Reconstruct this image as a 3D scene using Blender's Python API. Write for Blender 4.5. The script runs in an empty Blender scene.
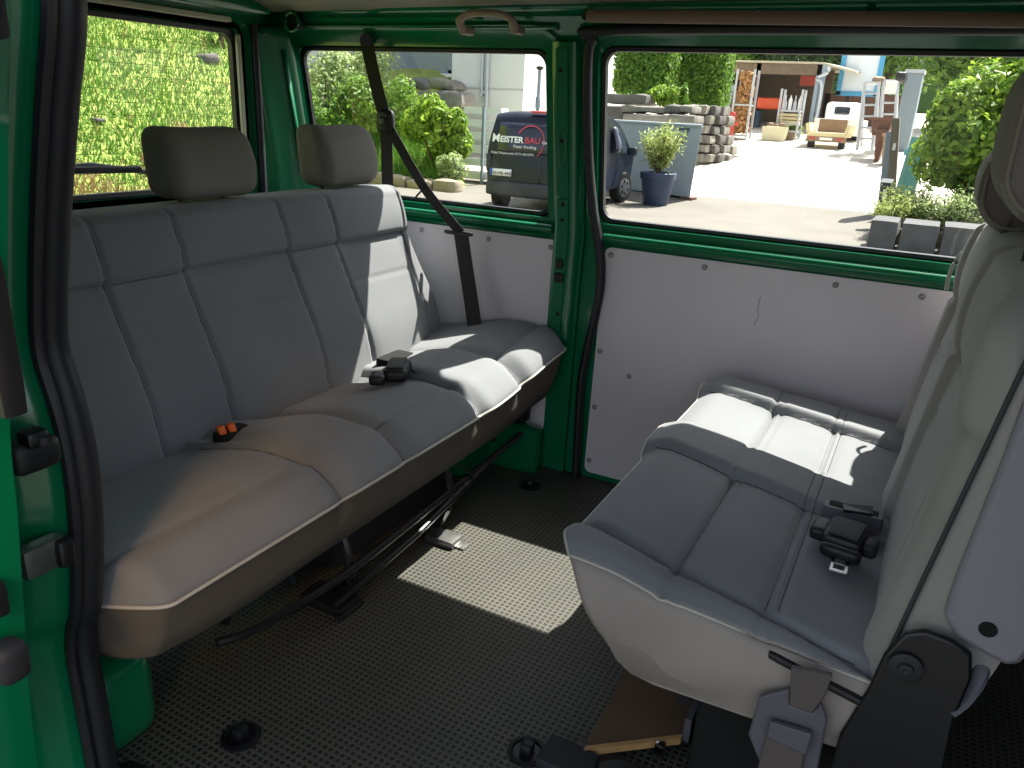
import bpy, bmesh, math, random
import numpy as np
from mathutils import Vector, Matrix, Euler
random.seed(7)
rng = np.random.default_rng(7)
S = bpy.context.scene
COL = S.collection
PI = math.pi

# ------------------------------------------------------------------ camera (origin at van floor below the lens)
F_PX = 778.18
CAM = np.array([0.0, 0.0, 1.1])
R = np.array([[0.8800, -0.1969, 0.4322], [0.4719, 0.2741, -0.8380], [0.0465, 0.9413, 0.3343]])
_vx = np.array([-1077 - 512, -(28 - 384)], float); _vy = np.array([950 - 512, -(130 - 384)], float)
F_PX = math.sqrt(-(_vx @ _vy))
_X = -np.array([_vx[0], _vx[1], -F_PX]); _X /= np.linalg.norm(_X)
_Y = np.array([_vy[0], _vy[1], -F_PX]); _Y /= np.linalg.norm(_Y)
R = np.array([_X, _Y, np.cross(_X, _Y)])
cam_d = bpy.data.cameras.new('camera'); cam = bpy.data.objects.new('camera', cam_d); COL.objects.link(cam)
M4 = Matrix([[*R[0], CAM[0]], [*R[1], CAM[1]], [*R[2], CAM[2]], [0, 0, 0, 1]])
cam.matrix_world = M4
cam_d.sensor_fit = 'HORIZONTAL'; cam_d.sensor_width = 36; cam_d.lens = 36 * F_PX / 1024
cam_d.clip_start = 0.02; cam_d.clip_end = 500
S.camera = cam

def at(u, v, val, ax=1):
    """point of the place at depth val along an axis, seen at photo pixel (u, v)"""
    d = R @ np.array([u - 512, -(v - 384), -F_PX])
    t = (val - CAM[ax]) / d[ax]
    p = CAM + t * d
    return Vector(p)
def on_slope(u, v, z0, y0, k):
    d = R @ np.array([u - 512, -(v - 384), -F_PX])
    # z = z0 + k (y - y0)
    t = (z0 + k * (CAM[1] - y0) - CAM[2]) / (d[2] - k * d[1])
    return Vector(CAM + t * d)

# ------------------------------------------------------------------ materials
def lin(h):
    h = h.lstrip('#'); c = [int(h[i:i + 2], 16) / 255 for i in (0, 2, 4)]
    return [x / 12.92 if x <= .04045 else ((x + .055) / 1.055) ** 2.4 for x in c]
MATS = {}
def mat(name, col, rough=.6, metal=0., noise=0., nscale=8., bump=0., bscale=200., col2=None, spec=.5, coat=0., trans=0., island=0., sheen=0.):
    m = bpy.data.materials.new(name); m.use_nodes = True
    nt = m.node_tree; N = nt.nodes; L = nt.links
    b = N['Principled BSDF']
    c = lin(col) if isinstance(col, str) else list(col)
    b.inputs['Base Color'].default_value = (*c, 1); b.inputs['Roughness'].default_value = rough
    b.inputs['Metallic'].default_value = metal
    b.inputs['Specular IOR Level'].default_value = spec
    if coat: b.inputs['Coat Weight'].default_value = coat; b.inputs['Coat Roughness'].default_value = .08
    if sheen: b.inputs['Sheen Weight'].default_value = sheen; b.inputs['Sheen Roughness'].default_value = .5
    tc = N.new('ShaderNodeTexCoord')
    if noise or col2:
        nz = N.new('ShaderNodeTexNoise'); nz.inputs['Scale'].default_value = nscale; nz.inputs['Detail'].default_value = 5
        L.new(tc.outputs['Object'], nz.inputs['Vector'])
        mr = N.new('ShaderNodeMapRange'); mr.inputs['From Min'].default_value = .3; mr.inputs['From Max'].default_value = .7
        L.new(nz.outputs['Fac'], mr.inputs['Value'])
        mx = N.new('ShaderNodeMix'); mx.data_type = 'RGBA'
        c2 = lin(col2) if col2 else [x * (1 + noise) for x in c]
        c1 = c if col2 else [x * (1 - noise) for x in c]
        mx.inputs['A'].default_value = (*c1, 1); mx.inputs['B'].default_value = (*c2, 1)
        L.new(mr.outputs['Result'], mx.inputs['Factor'])
        if island:
            g = N.new('ShaderNodeNewGeometry'); L.new(g.outputs['Random Per Island'], mx.inputs['Factor'])
        L.new(mx.outputs['Result'], b.inputs['Base Color'])
        src = mx.outputs['Result']
    else: src = None
    if bump:
        n2 = N.new('ShaderNodeTexNoise'); n2.inputs['Scale'].default_value = bscale; n2.inputs['Detail'].default_value = 3
        L.new(tc.outputs['Object'], n2.inputs['Vector'])
        bp = N.new('ShaderNodeBump'); bp.inputs['Strength'].default_value = bump; bp.inputs['Distance'].default_value = .01
        L.new(n2.outputs['Fac'], bp.inputs['Height']); L.new(bp.outputs['Normal'], b.inputs['Normal'])
    if trans:
        tr = N.new('ShaderNodeBsdfTranslucent'); ms = N.new('ShaderNodeMixShader'); ms.inputs[0].default_value = trans
        if src: L.new(src, tr.inputs['Color'])
        else: tr.inputs['Color'].default_value = (*c, 1)
        L.new(b.outputs[0], ms.inputs[1]); L.new(tr.outputs[0], ms.inputs[2])
        L.new(ms.outputs[0], N['Material Output'].inputs['Surface'])
    MATS[name] = m
    return m
def glass_mat(name, tint=(.93, .95, .94), refl=1.0):
    m = bpy.data.materials.new(name); m.use_nodes = True
    nt = m.node_tree; N = nt.nodes; L = nt.links; N.remove(N['Principled BSDF'])
    t = N.new('ShaderNodeBsdfTransparent'); t.inputs['Color'].default_value = (*tint, 1)
    g = N.new('ShaderNodeBsdfGlossy'); g.inputs['Roughness'].default_value = .0
    f = N.new('ShaderNodeFresnel'); ge = N.new('ShaderNodeNewGeometry'); ir = N.new('ShaderNodeMapRange'); ir.inputs['To Min'].default_value = 1.45; ir.inputs['To Max'].default_value = 1 / 1.45
    L.new(ge.outputs['Backfacing'], ir.inputs['Value']); L.new(ir.outputs['Result'], f.inputs['IOR'])
    mu = N.new('ShaderNodeMath'); mu.operation = 'MULTIPLY'; mu.inputs[1].default_value = refl
    L.new(f.outputs[0], mu.inputs[0])
    mx = N.new('ShaderNodeMixShader'); L.new(mu.outputs[0], mx.inputs[0]); L.new(t.outputs[0], mx.inputs[1]); L.new(g.outputs[0], mx.inputs[2])
    L.new(mx.outputs[0], N['Material Output'].inputs['Surface'])
    MATS[name] = m
    return m
def mat_floor(name):
    """black studded rubber mat: a raised lattice round small square pits"""
    m = mat(name, '#504f47', .55, bump=0)
    nt = m.node_tree; N = nt.nodes; L = nt.links; b = N['Principled BSDF']
    tc = N.new('ShaderNodeTexCoord'); sx = N.new('ShaderNodeSeparateXYZ'); L.new(tc.outputs['Object'], sx.inputs[0])
    outs = []
    for ax in ('X', 'Y'):
        d = N.new('ShaderNodeMath'); d.operation = 'DIVIDE'; d.inputs[1].default_value = .0132; L.new(sx.outputs[ax], d.inputs[0])
        f = N.new('ShaderNodeMath'); f.operation = 'FRACT'; L.new(d.outputs[0], f.inputs[0])
        s = N.new('ShaderNodeMath'); s.operation = 'SUBTRACT'; s.inputs[1].default_value = .5; L.new(f.outputs[0], s.inputs[0])
        a = N.new('ShaderNodeMath'); a.operation = 'ABSOLUTE'; L.new(s.outputs[0], a.inputs[0]); outs.append(a)
    mxm = N.new('ShaderNodeMath'); mxm.operation = 'MAXIMUM'; L.new(outs[0].outputs[0], mxm.inputs[0]); L.new(outs[1].outputs[0], mxm.inputs[1])
    mr = N.new('ShaderNodeMapRange'); mr.inputs['From Min'].default_value = .27; mr.inputs['From Max'].default_value = .34; L.new(mxm.outputs[0], mr.inputs['Value'])
    nz = N.new('ShaderNodeTexNoise'); nz.inputs['Scale'].default_value = 6; nz.inputs['Detail'].default_value = 6; L.new(tc.outputs['Object'], nz.inputs['Vector'])
    dirt = N.new('ShaderNodeMix'); dirt.data_type = 'RGBA'; dirt.inputs['A'].default_value = (*lin('#474741'), 1); dirt.inputs['B'].default_value = (*lin('#615f54'), 1)
    L.new(nz.outputs['Fac'], dirt.inputs['Factor'])
    mx = N.new('ShaderNodeMix'); mx.data_type = 'RGBA'; mx.inputs['A'].default_value = (*lin('#26261f'), 1)
    L.new(dirt.outputs['Result'], mx.inputs['B']); L.new(mr.outputs['Result'], mx.inputs['Factor']); L.new(mx.outputs['Result'], b.inputs['Base Color'])
    bp = N.new('ShaderNodeBump'); bp.inputs['Strength'].default_value = .9; bp.inputs['Distance'].default_value = .003
    L.new(mr.outputs['Result'], bp.inputs['Height']); L.new(bp.outputs['Normal'], b.inputs['Normal'])
    return m

mat('green_paint', '#006e47', .28, coat=.6, spec=.5)
mat('green_paint_dull', '#006b47', .45, coat=.15)
mat('seat_fabric', '#7b7d80', .95, noise=.07, nscale=5, bump=.12, bscale=900, spec=.2, sheen=.15)
mat('seat_fabric_pale', '#968e88', .95, noise=.06, nscale=6, bump=.12, bscale=900, spec=.2)
mat('seat_fabric_light', '#918e8a', .95, noise=.06, nscale=5, bump=.12, bscale=900, spec=.2, sheen=.15)
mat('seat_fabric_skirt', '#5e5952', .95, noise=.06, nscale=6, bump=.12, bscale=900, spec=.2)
mat('headrest_fabric', '#7d7a74', .95, noise=.05, nscale=6, bump=.1, bscale=900, spec=.2)
mat('headrest_vinyl', '#6d6560', .6, bump=.08, bscale=500, spec=.35)
mat('piping_grey', '#b4b1a8', .7)
mat('seam_thread', '#4a4b4d', .9)
mat('piping_dim', '#7d776d', .8)
mat('piping_dark', '#2f3034', .7)
mat('back_shell', '#84808a', .55, bump=.06, bscale=400)
mat('black_metal', '#16161a', .4, spec=.5)
mat('black_plastic', '#17171a', .5)
mat('black_plastic_soft', '#202126', .65)
mat('rubber_seal', '#1d1d23', .5)
mat('grey_plastic', '#5a5861', .55)
mat('steel', '#9a9a98', .35, metal=.9, noise=.15, nscale=40)
mat('chrome', '#c8c8c8', .15, metal=1.)
mat('belt_web', '#262324', .75, bump=.15, bscale=1200)
mat('belt_web_grey', '#57504f', .8)
mat('orange_plastic', '#f06a18', .4)
mat('panel_white', '#e0d8dd', .55, noise=.03, nscale=3)
mat('screw_grey', '#a09ba0', .4, metal=.4)
mat('headliner', '#9a958a', .9)
mat('rail_brown', '#8a7468', .6)
mat('handle_beige', '#a38f83', .6)
mat('cream_trim', '#c9c9b0', .5)
mat('wood_board', '#5a4632', .7, noise=.15, nscale=12)
mat('wood_edge', '#b08a58', .6, noise=.2, nscale=20)
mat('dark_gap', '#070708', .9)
glass_mat('window_glass')
mat_floor('floor_rubber')
mat('sill_rubber', '#1b1c20', .6)
# outdoors
mat('concrete', '#c9c2b2', .9, noise=.06, nscale=.8)
mat('road', '#6b675f', .9, noise=.1, nscale=1.2)
mat('near_ground', '#4e4c49', .9, noise=.1, nscale=3)
mat('soil_grass', '#6f7a38', .95, col2='#8d9a46', nscale=2.5)
mat('dry_soil', '#4a4534', .95, col2='#5d5a40', nscale=3)
mat('grass_blade', '#587f2e', .8, col2='#6f9440', trans=.22, island=1, spec=.2)
mat('dry_blade', '#86734a', .8, col2='#a08c60', trans=.2, island=1, spec=.2)
mat('leaf_mid', '#466f24', .55, col2='#80a33d', trans=.45, island=1)
mat('leaf_dark', '#33571f', .55, col2='#5f8a33', trans=.4, island=1)
mat('leaf_bright', '#55801f', .5, col2='#a3bd45', trans=.5, island=1)
mat('leaf_pale', '#7f9a5c', .6, col2='#c3cf94', trans=.45, island=1)
mat('leaf_yellow', '#7d9440', .6, col2='#c4cc86', trans=.45, island=1)
mat('leaf_deep', '#27441c', .6, col2='#4c7030', trans=.35, island=1)
mat('bark', '#5c4a38', .9, noise=.2, nscale=20)
mat('white_wall', '#dcdcda', .9, noise=.02, nscale=2)
mat('shutter_grey', '#7c8893', .6)
mat('shutter_slat', '#7d8a93', .6)
mat('pipe_grey', '#b9bfc4', .4, metal=.3)
mat('stone_grey', '#6e6b65', .95, noise=.2, nscale=4, bump=.6, bscale=8)
mat('stone_light', '#7f7b72', .95, noise=.2, nscale=5, bump=.6, bscale=9)
mat('stone_dark', '#55524f', .95, noise=.2, nscale=5, bump=.6, bscale=9)
mat('kerb_stone', '#948a78', .95, noise=.15, nscale=5, bump=.5, bscale=10)
mat('car_blue', '#10182a', .4, coat=.15, spec=.3)
mat('car_glass', '#141b2b', .08, spec=.6)
mat('car_grille', '#2d3038', .6)
mat('car_red', '#c33a3a', .4)
mat('letter_white', '#e8e8ea', .6)
mat('letter_red', '#c04458', .6)
mat('plate_white', '#e8e8e4', .5)
mat('plate_blue', '#2b4fae', .5)
mat('tyre', '#17181a', .8)
mat('hub_silver', '#b8bcc0', .3, metal=.7)
mat('container_grey', '#98a2ae', .6, noise=.03, nscale=2)
mat('letter_dark', '#4b5560', .6)
mat('pot_blue', '#34405a', .55)
mat('shed_brown', '#6a5a48', .8, noise=.15, nscale=6)
mat('shed_dark', '#3a322b', .9)
mat('shed_post', '#8b9aa6', .5)
mat('roof_edge', '#b3a98f', .7)
mat('rack_steel', '#b9bcc0', .45, metal=.3)
mat('log_end', '#b08558', .9, col2='#7a5636', nscale=3, island=1)
mat('orange_paint', '#e85a2c', .5)
mat('red_paint', '#b04038', .5)
mat('dark_blue', '#2c4054', .6)
mat('trough', '#cfc8a8', .8)
mat('truck_white', '#e4e4e0', .4)
mat('truck_dark', '#38383a', .7)
mat('timber_pale', '#cbbd93', .8, noise=.1, nscale=8)
mat('bill_blue', '#4a9cc6', .5)
mat('bill_white', '#dfe6ea', .6)
mat('rust', '#6a4a3c', .85, noise=.2, nscale=6)
mat('crate_brown', '#8a735e', .85, noise=.15, nscale=6)
mat('gate_turq', '#7db3b6', .55)
mat('post_brown', '#6e6459', .8, noise=.1, nscale=8)
mat('mailbox', '#2c3238', .5)
mat('planter_stone', '#545456', .9, noise=.15, nscale=6, bump=.3, bscale=20)
mat('petal_red', '#c86a4a', .6)

# ------------------------------------------------------------------ mesh helper
WL = {}   # world offsets of empties
class MB:
    def __init__(self): self.v = []; self.f = []
    def add(self, vs, fs):
        o = len(self.v); self.v += [tuple(map(float, p)) for p in vs]; self.f += [tuple(i + o for i in f) for f in fs]; return self
    def box(self, lo, hi, rot=None, c=None):
        x0, y0, z0 = lo; x1, y1, z1 = hi
        vs = [(x, y, z) for z in (z0, z1) for y in (y0, y1) for x in (x0, x1)]
        if rot is not None:
            c = Vector(c) if c is not None else Vector(((x0 + x1) / 2, (y0 + y1) / 2, (z0 + z1) / 2))
            vs = [tuple(c + rot @ (Vector(p) - c)) for p in vs]
        return self.add(vs, [(0, 2, 3, 1), (4, 5, 7, 6), (0, 1, 5, 4), (2, 6, 7, 3), (0, 4, 6, 2), (1, 3, 7, 5)])
    def cbox(self, c, s, rot=None):
        c = Vector(c); s = Vector(s) / 2
        return self.box(c - s, c + s, rot, c)
    def prism(self, poly, d):
        """closed 3-D polygon extruded by vector d"""
        n = len(poly); d = Vector(d); P = [Vector(p) for p in poly]
        vs = P + [p + d for p in P]
        return self.add(vs, [tuple(range(n))[::-1], tuple(range(n, 2 * n))] + [(i, (i + 1) % n, n + (i + 1) % n, n + i) for i in range(n)])
    def tube(self, path, r, n=10, r2=None, up=(0, 0, 1), cap=True, closed=False):
        P = [Vector(p) for p in path]; r2 = r2 or r; vs = []; m = len(P)
        for i, p in enumerate(P):
            if closed: t = P[(i + 1) % m] - P[i - 1]
            else: t = P[min(i + 1, m - 1)] - P[max(i - 1, 0)]
            if t.length < 1e-9: t = Vector((0, 0, 1))
            t.normalize(); u = Vector(up)
            if abs(t.dot(u)) > .95: u = Vector((1, 0, 0)) if abs(t.x) < .9 else Vector((0, 1, 0))
            a = t.cross(u).normalized(); b = a.cross(t).normalized()
            k = r[i] if isinstance(r, (list, tuple)) else r; k2 = r2[i] if isinstance(r2, (list, tuple)) else r2
            for j in range(n):
                an = 2 * PI * j / n
                vs.append(p + a * (k * math.cos(an)) + b * (k2 * math.sin(an)))
        fs = []
        for i in range(m if closed else m - 1):
            q = (i + 1) % m
            for j in range(n):
                fs.append((i * n + j, i * n + (j + 1) % n, q * n + (j + 1) % n, q * n + j))
        if cap and not closed: fs += [tuple(range(n))[::-1], tuple(range((m - 1) * n, m * n))]
        return self.add(vs, fs)
    def cyl(self, a, b, r, n=20, r2=None):
        a = Vector(a); b = Vector(b); r2 = r if r2 is None else r2
        t = (b - a).normalized(); u = Vector((0, 0, 1)) if abs(t.z) < .9 else Vector((1, 0, 0))
        x = t.cross(u).normalized(); y = x.cross(t)
        vs = [a + x * r * math.cos(2 * PI * j / n) + y * r * math.sin(2 * PI * j / n) for j in range(n)] + [b + x * r2 * math.cos(2 * PI * j / n) + y * r2 * math.sin(2 * PI * j / n) for j in range(n)]
        return self.add(vs, [tuple(range(n)), tuple(range(n, 2 * n))[::-1]] + [(j, n + j, n + (j + 1) % n, (j + 1) % n) for j in range(n)])
    def lathe(self, c, prof, n=28, ax=(0, 0, 1)):
        c = Vector(c); t = Vector(ax).normalized(); u = Vector((0, 0, 1)) if abs(t.z) < .9 else Vector((1, 0, 0))
        x = t.cross(u).normalized(); y = x.cross(t); vs = []
        for r, h in prof:
            for j in range(n):
                vs.append(c + t * h + x * r * math.cos(2 * PI * j / n) + y * r * math.sin(2 * PI * j / n))
        m = len(prof)
        fs = [(i * n + j, i * n + (j + 1) % n, (i + 1) * n + (j + 1) % n, (i + 1) * n + j) for i in range(m - 1) for j in range(n)]
        fs += [tuple(range(n))[::-1], tuple(range((m - 1) * n, m * n))]
        return self.add(vs, fs)
    def strip(self, rows, closed=False):
        """rows of points (equal length) -> quads"""
        n = len(rows[0]); vs = [p for r in rows for p in r]; fs = []
        for i in range(len(rows) - 1):
            for j in range(n if closed else n - 1):
                fs.append((i * n + j, i * n + (j + 1) % n, (i + 1) * n + (j + 1) % n, (i + 1) * n + j))
        return self.add(vs, fs)
    def rbox(self, lo, hi, r, n=(10, 10, 10), warp=None):
        """rounded box with a fine grid, optional warp(p, normal) -> point"""
        lo = np.array(lo, float); hi = np.array(hi, float); r = np.array(r if hasattr(r, '__len__') else (r, r, r), float)
        tmp = {}; vs = []; fs = []
        def grid(k, ext):  # concentrate samples near rounded ends
            t = np.linspace(0, 1, k + 1); return t
        def vid(p):
            key = tuple(np.round(p, 6))
            if key not in tmp: tmp[key] = len(vs); vs.append(p)
            return tmp[key]
        for ax in range(3):
            a, b = (ax + 1) % 3, (ax + 2) % 3
            ga, gb = grid(n[a], 0), grid(n[b], 0)
            for side in (0, 1):
                idx = np.zeros((len(ga), len(gb)), int)
                for i, s in enumerate(ga):
                    for j, t in enumerate(gb):
                        p = np.zeros(3); p[ax] = (lo, hi)[side][ax]; p[a] = lo[a] + s * (hi[a] - lo[a]); p[b] = lo[b] + t * (hi[b] - lo[b])
                        idx[i, j] = vid(p)
                for i in range(len(ga) - 1):
                    for j in range(len(gb) - 1):
                        f = (idx[i, j], idx[i + 1, j], idx[i + 1, j + 1], idx[i, j + 1])
                        fs.append(f if side else f[::-1])
        out = []
        for p in vs:
            q = np.clip(p, lo + r, hi - r); d = (p - q) / r; L = np.linalg.norm(d)
            if L > 1e-9: nn = d / L; o = q + nn * r
            else: nn = np.zeros(3); o = p
            if warp is not None: o = warp(o, nn)
            out.append(tuple(o))
        return self.add(out, fs)
    def build(self, name, m, parent=None, bevel=0, sub=0, sharp=38, smooth=True, solid=0, weld=True):
        off = WL.get(parent.name, Vector((0, 0, 0))) if parent is not None else Vector((0, 0, 0))
        me = bpy.data.meshes.new(name)
        me.from_pydata([(x - off.x, y - off.y, z - off.z) for x, y, z in self.v], [], self.f)
        me.update()
        bm = bmesh.new(); bm.from_mesh(me); (bmesh.ops.remove_doubles(bm, verts=bm.verts, dist=1e-6), bmesh.ops.recalc_face_normals(bm, faces=bm.faces)) if weld else None; bm.to_mesh(me); bm.free()
        if smooth:
            me.shade_smooth()
            if sharp: me.set_sharp_from_angle(angle=math.radians(sharp))
        o = bpy.data.objects.new(name, me); COL.objects.link(o)
        ms = m if isinstance(m, (list, tuple)) else [m]
        for x in ms: me.materials.append(MATS[x] if isinstance(x, str) else x)
        if parent is not None: o.parent = parent; WL[o.name] = off
        else: WL[o.name] = Vector((0, 0, 0))
        if solid: md = o.modifiers.new('s', 'SOLIDIFY'); md.thickness = solid; md.offset = 0
        if bevel: md = o.modifiers.new('b', 'BEVEL'); md.width = bevel; md.segments = 2; md.limit_method = 'ANGLE'; md.angle_limit = math.radians(40)
        if sub: md = o.modifiers.new('u', 'SUBSURF'); md.levels = sub; md.render_levels = sub
        return o
def tag(o, label=None, cat=None, group=None, kind=None):
    if label: o['label'] = label
    if cat: o['category'] = cat
    if group: o['group'] = group
    if kind: o['kind'] = kind
    return o
def thing(name, label, cat, loc=(0, 0, 0), group=None, kind=None):
    o = bpy.data.objects.new(name, None); COL.objects.link(o); o.location = loc; o.empty_display_size = .05
    WL[o.name] = Vector(loc); return tag(o, label, cat, group, kind)
def struct(name, loc=(0, 0, 0)):
    o = bpy.data.objects.new(name, None); COL.objects.link(o); o.location = loc; WL[o.name] = Vector(loc); o['kind'] = 'structure'; return o
def kids(o): return [c for c in bpy.data.objects if c.parent == o]
def copy_tree(o, parent=None):
    c = o.copy(); COL.objects.link(c)
    if parent is not None: c.parent = parent
    for ch in kids(o): copy_tree(ch, c)
    return c
def smooth(a, b, x): t = min(1, max(0, (x - a) / (b - a))); return t * t * (3 - 2 * t)
def gs(x, c, w): return math.exp(-((x - c) / w) ** 2)
def plateau(x, a, b, w): return smooth(a - w, a + w, x) * (1 - smooth(b - w, b + w, x))
def spline(pts, n=8, closed=False):
    P = [Vector(p) for p in pts]; out = []; m = len(P)
    for i in range(m if closed else m - 1):
        p0 = P[i - 1] if (i or closed) else P[0]; p1 = P[i]; p2 = P[(i + 1) % m]; p3 = P[(i + 2) % m] if (closed or i + 2 < m) else P[-1]
        for k in range(n):
            t = k / n
            out.append(.5 * ((2 * p1) + (p2 - p0) * t + (2 * p0 - 5 * p1 + 4 * p2 - p3) * t * t + (3 * p1 - p0 - 3 * p2 + p3) * t ** 3))
    if not closed: out.append(P[-1])
    return out
def rrect(x0, x1, z0, z1, r, n=7):
    out = []
    for cx, cz, a0 in ((x1 - r, z1 - r, 0), (x0 + r, z1 - r, 90), (x0 + r, z0 + r, 180), (x1 - r, z0 + r, 270)):
        for k in range(n + 1):
            a = math.radians(a0 + 90 * k / n); out.append((cx + r * math.cos(a), cz + r * math.sin(a)))
    return out

# ------------------------------------------------------------------ VAN SHELL
W_FLOOR = 0.0
def yw(z):                      # inner face of the far side wall: leans in above the belt line
    if z < .75: return 2.112 + .018 * z / .75
    if z < 1.27: return 2.13 - (z - .78) * .18
    return 2.042 - (z - 1.27) * .9
def far(x, z, d=0.): return (x, yw(z) + d, z)

# floor
fl = MB(); fl.box((-1.95, .60, -.03), (.97, 2.2, 0)); floor = fl.build('floor', 'floor_rubber'); floor['kind'] = 'structure'

def skin(xs, zs, holes, fn, inner=True):
    """grid skin with rectangular holes; returns MB of inner + outer faces"""
    m = MB()
    for i in range(len(xs) - 1):
        for j in range(len(zs) - 1):
            cx, cz = (xs[i] + xs[i + 1]) / 2, (zs[j] + zs[j + 1]) / 2
            if any(a < cx < b and c < cz < d for a, b, c, d in holes): continue
            for d in (0, .035):
                m.add([fn(xs[i], zs[j], d), fn(xs[i + 1], zs[j], d), fn(xs[i + 1], zs[j + 1], d), fn(xs[i], zs[j + 1], d)], [(0, 1, 2, 3)])
    for a, b, c, d in holes:   # reveals
        ring0 = [(a, c), (b, c), (b, d), (a, d)]
        for k in range(4):
            p, q = ring0[k], ring0[(k + 1) % 4]
            m.add([fn(p[0], p[1], 0), fn(q[0], q[1], 0), fn(q[0], q[1], .035), fn(p[0], p[1], .035)], [(0, 1, 2, 3)])
    return m
def frame_ring(outline_fn, prof, fn):
    """outline_fn(offset) -> closed list of (s,t); prof = [(offset, depth)]"""
    m = MB(); rows = []
    for o, d in prof: rows.append([fn(s, t, d) for s, t in outline_fn(o)])
    m.strip(rows, closed=True); return m

W1 = (-.852, .24, .797, 1.266); W2 = (-1.895, -1.000, .797, 1.256)
# far side wall (rear quarter, pillars and roof rail) ; the sliding door sits in it
zs = [-.02, .3, .6, .75, .78, .797, .9, 1.0, 1.1, 1.256, 1.27, 1.30, 1.34]
wl = struct('wall_left')
m = skin([-1.98, -1.895, -1.6, -1.3, -1.000, -.95, -.885], zs, [(W2[0], W2[1], W2[2], W2[3])], far)
m.build('wall_panel', 'green_paint', wl, sharp=50)
mm = skin([-.885, -.4, .1, .6, .95], [1.298, 1.31, 1.34], [], far); mm.build('roof_rail', 'green_paint', wl)
# stepped frame round the rear side window
def w2o(o): return rrect(W2[0] - o, W2[1] + o, W2[2] - o, W2[3] + o, .035 + max(o, 0) * .8)
frame_ring(w2o, [(.055, .001), (.052, -.012), (.045, -.012), (.034, .012), (.012, .018), (.002, .018), (.0, .024), (-.004, .036)], far).build('window_frame', 'green_paint', wl, sharp=60)
win2 = struct('window_2')
frame_ring(w2o, [(.002, .030), (-.004, .022), (-.013, .024), (-.014, .036), (.0, .04)], far).build('gasket', 'rubber_seal', win2)
g = MB(); g.add([far(s, t, .034) for s, t in w2o(-.008)], [tuple(range(len(w2o(0))))]); g.build('pane', 'window_glass', win2)
# beads in the sheet metal below the window
MB().tube([far(x, .768, -.012) for x in np.linspace(-1.95, -.98, 12)], .014, 10, .013).build('bead', 'green_paint', wl)
MB().tube([far(x, 1.305, .0) for x in np.linspace(-1.95, -.95, 12)], .012, 10, .008).build('bead', 'green_paint', wl)
# pillar between window and door
zs_p = [.44, .6, .74, .78, .9, 1.0, 1.12, 1.27]
MB().strip([[far(-.982, z, .002), far(-.972, z, -.018), far(-.966, z, -.022), far(-.907, z, -.022), far(-.901, z, -.018), far(-.893, z, .002)] for z in zs_p]).build('pillar', 'green_paint', wl, sharp=50)
for z0, z1 in ((.46, .858), (.868, 1.255)):
    zz = [z for z in zs_p if z0 < z < z1]; zz = [z0] + zz + [z1]
    MB().strip([[far(-.962, z, -.021), far(-.959, z, -.027), far(-.925, z, -.027), far(-.922, z, -.021)] for z in zz]).build('pillar_plate', 'green_paint_dull', wl, sharp=50)
MB().tube([far(-.942 + .011 * math.cos(a), 1.0 + .055 * math.sin(a), -.0275) for a in np.linspace(0, 2 * PI, 22, endpoint=False)], .0025, 6, closed=True).build('pillar_recess', 'green_paint', wl)
for x, z in ((-.94, .845), (-.942, 1.02), (-.943, .80), (-.945, 1.20), (-.935, .52)):
    MB().cyl(far(x, z, -.030), far(x, z, -.024), .0055, 12).build('hole', 'dark_gap', wl)
MB().rbox((-.955, yw(.665) - .035, .655), (-.93, yw(.665) - .01, .685), .006, (4, 4, 4)).build('latch', 'black_plastic', wl)
MB().rbox((-.958, yw(.63) - .035, .615), (-.925, yw(.63) - .01, .645), .008, (4, 4, 4)).build('latch', 'black_plastic', wl)
# corner post between rear window and side window, with its spot-welded flange
fg = MB(); fg.strip([[(-1.895, yw(z) + .01, z), (-1.899, yw(z) - .012, z), (-1.925, yw(z) - .055, z), (-1.948, yw(z) - .095, z), (-1.952, 1.95, z)] for z in (.40, .6, .78, 1.0, 1.27, 1.30)]); fg.build('corner_panel', 'green_paint', wl, sharp=60, solid=.004)
fg = MB(); fg.strip([[(-1.905, yw(z) - .026, z), (-1.912, yw(z) - .040, z)] for z in (.86, 1.0, 1.24)]); fg.build('flange', 'green_paint_dull', wl, solid=.006)
for z in (.9, .94, .98): MB().cyl((-1.902, yw(z) - .036, z), (-1.916, yw(z) - .028, z), .006, 10).build('hole', 'dark_gap', wl)
sp = at(293, 22, 1.955)
MB().cyl(sp, sp + Vector((-.004, .03, 0)), .022, 20).build('hole', 'dark_gap', wl)
MB().tube([sp + Vector((.026 * math.cos(a), -.004, .026 * math.sin(a))) for a in np.linspace(0, 2 * PI, 20, endpoint=False)], .005, 8, closed=True).build('speaker_ring', 'green_paint', wl)
# white lining panel of the rear quarter
def lining(parent, poly, screws, d=-.006, mname='panel_white'):
    m = MB(); n = len(poly)
    m.add([far(x, z, d) for x, z in poly] + [far(x, z, d + .005) for x, z in poly], [tuple(range(n)), tuple(range(n, 2 * n))[::-1]] + [(i, (i + 1) % n, n + (i + 1) % n, n + i) for i in range(n)])
    p = m.build('lining_panel', mname, parent); p['label'] = 'white lining panel'
    for x, z in screws:
        MB().lathe(far(x, z, d), [(.008, .002), (.008, -.002), (.005, -.005), (.001, -.006)], 12, (0, 1, 0)).build('screw', 'screw_grey', p)
    return p
def poly_r(x0, x1, z0, z1, r):
    out = []
    n = 12
    base = rrect(x0, x1, z0, z1, r, 5)
    for i, p in enumerate(base):
        q = base[(i + 1) % len(base)]; out.append(p)
        L = math.hypot(q[0] - p[0], q[1] - p[1])
        for k in range(1, int(L / .1)): t = k / int(L / .1); out.append((p[0] + (q[0] - p[0]) * t, p[1] + (q[1] - p[1]) * t))
    return out
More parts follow.
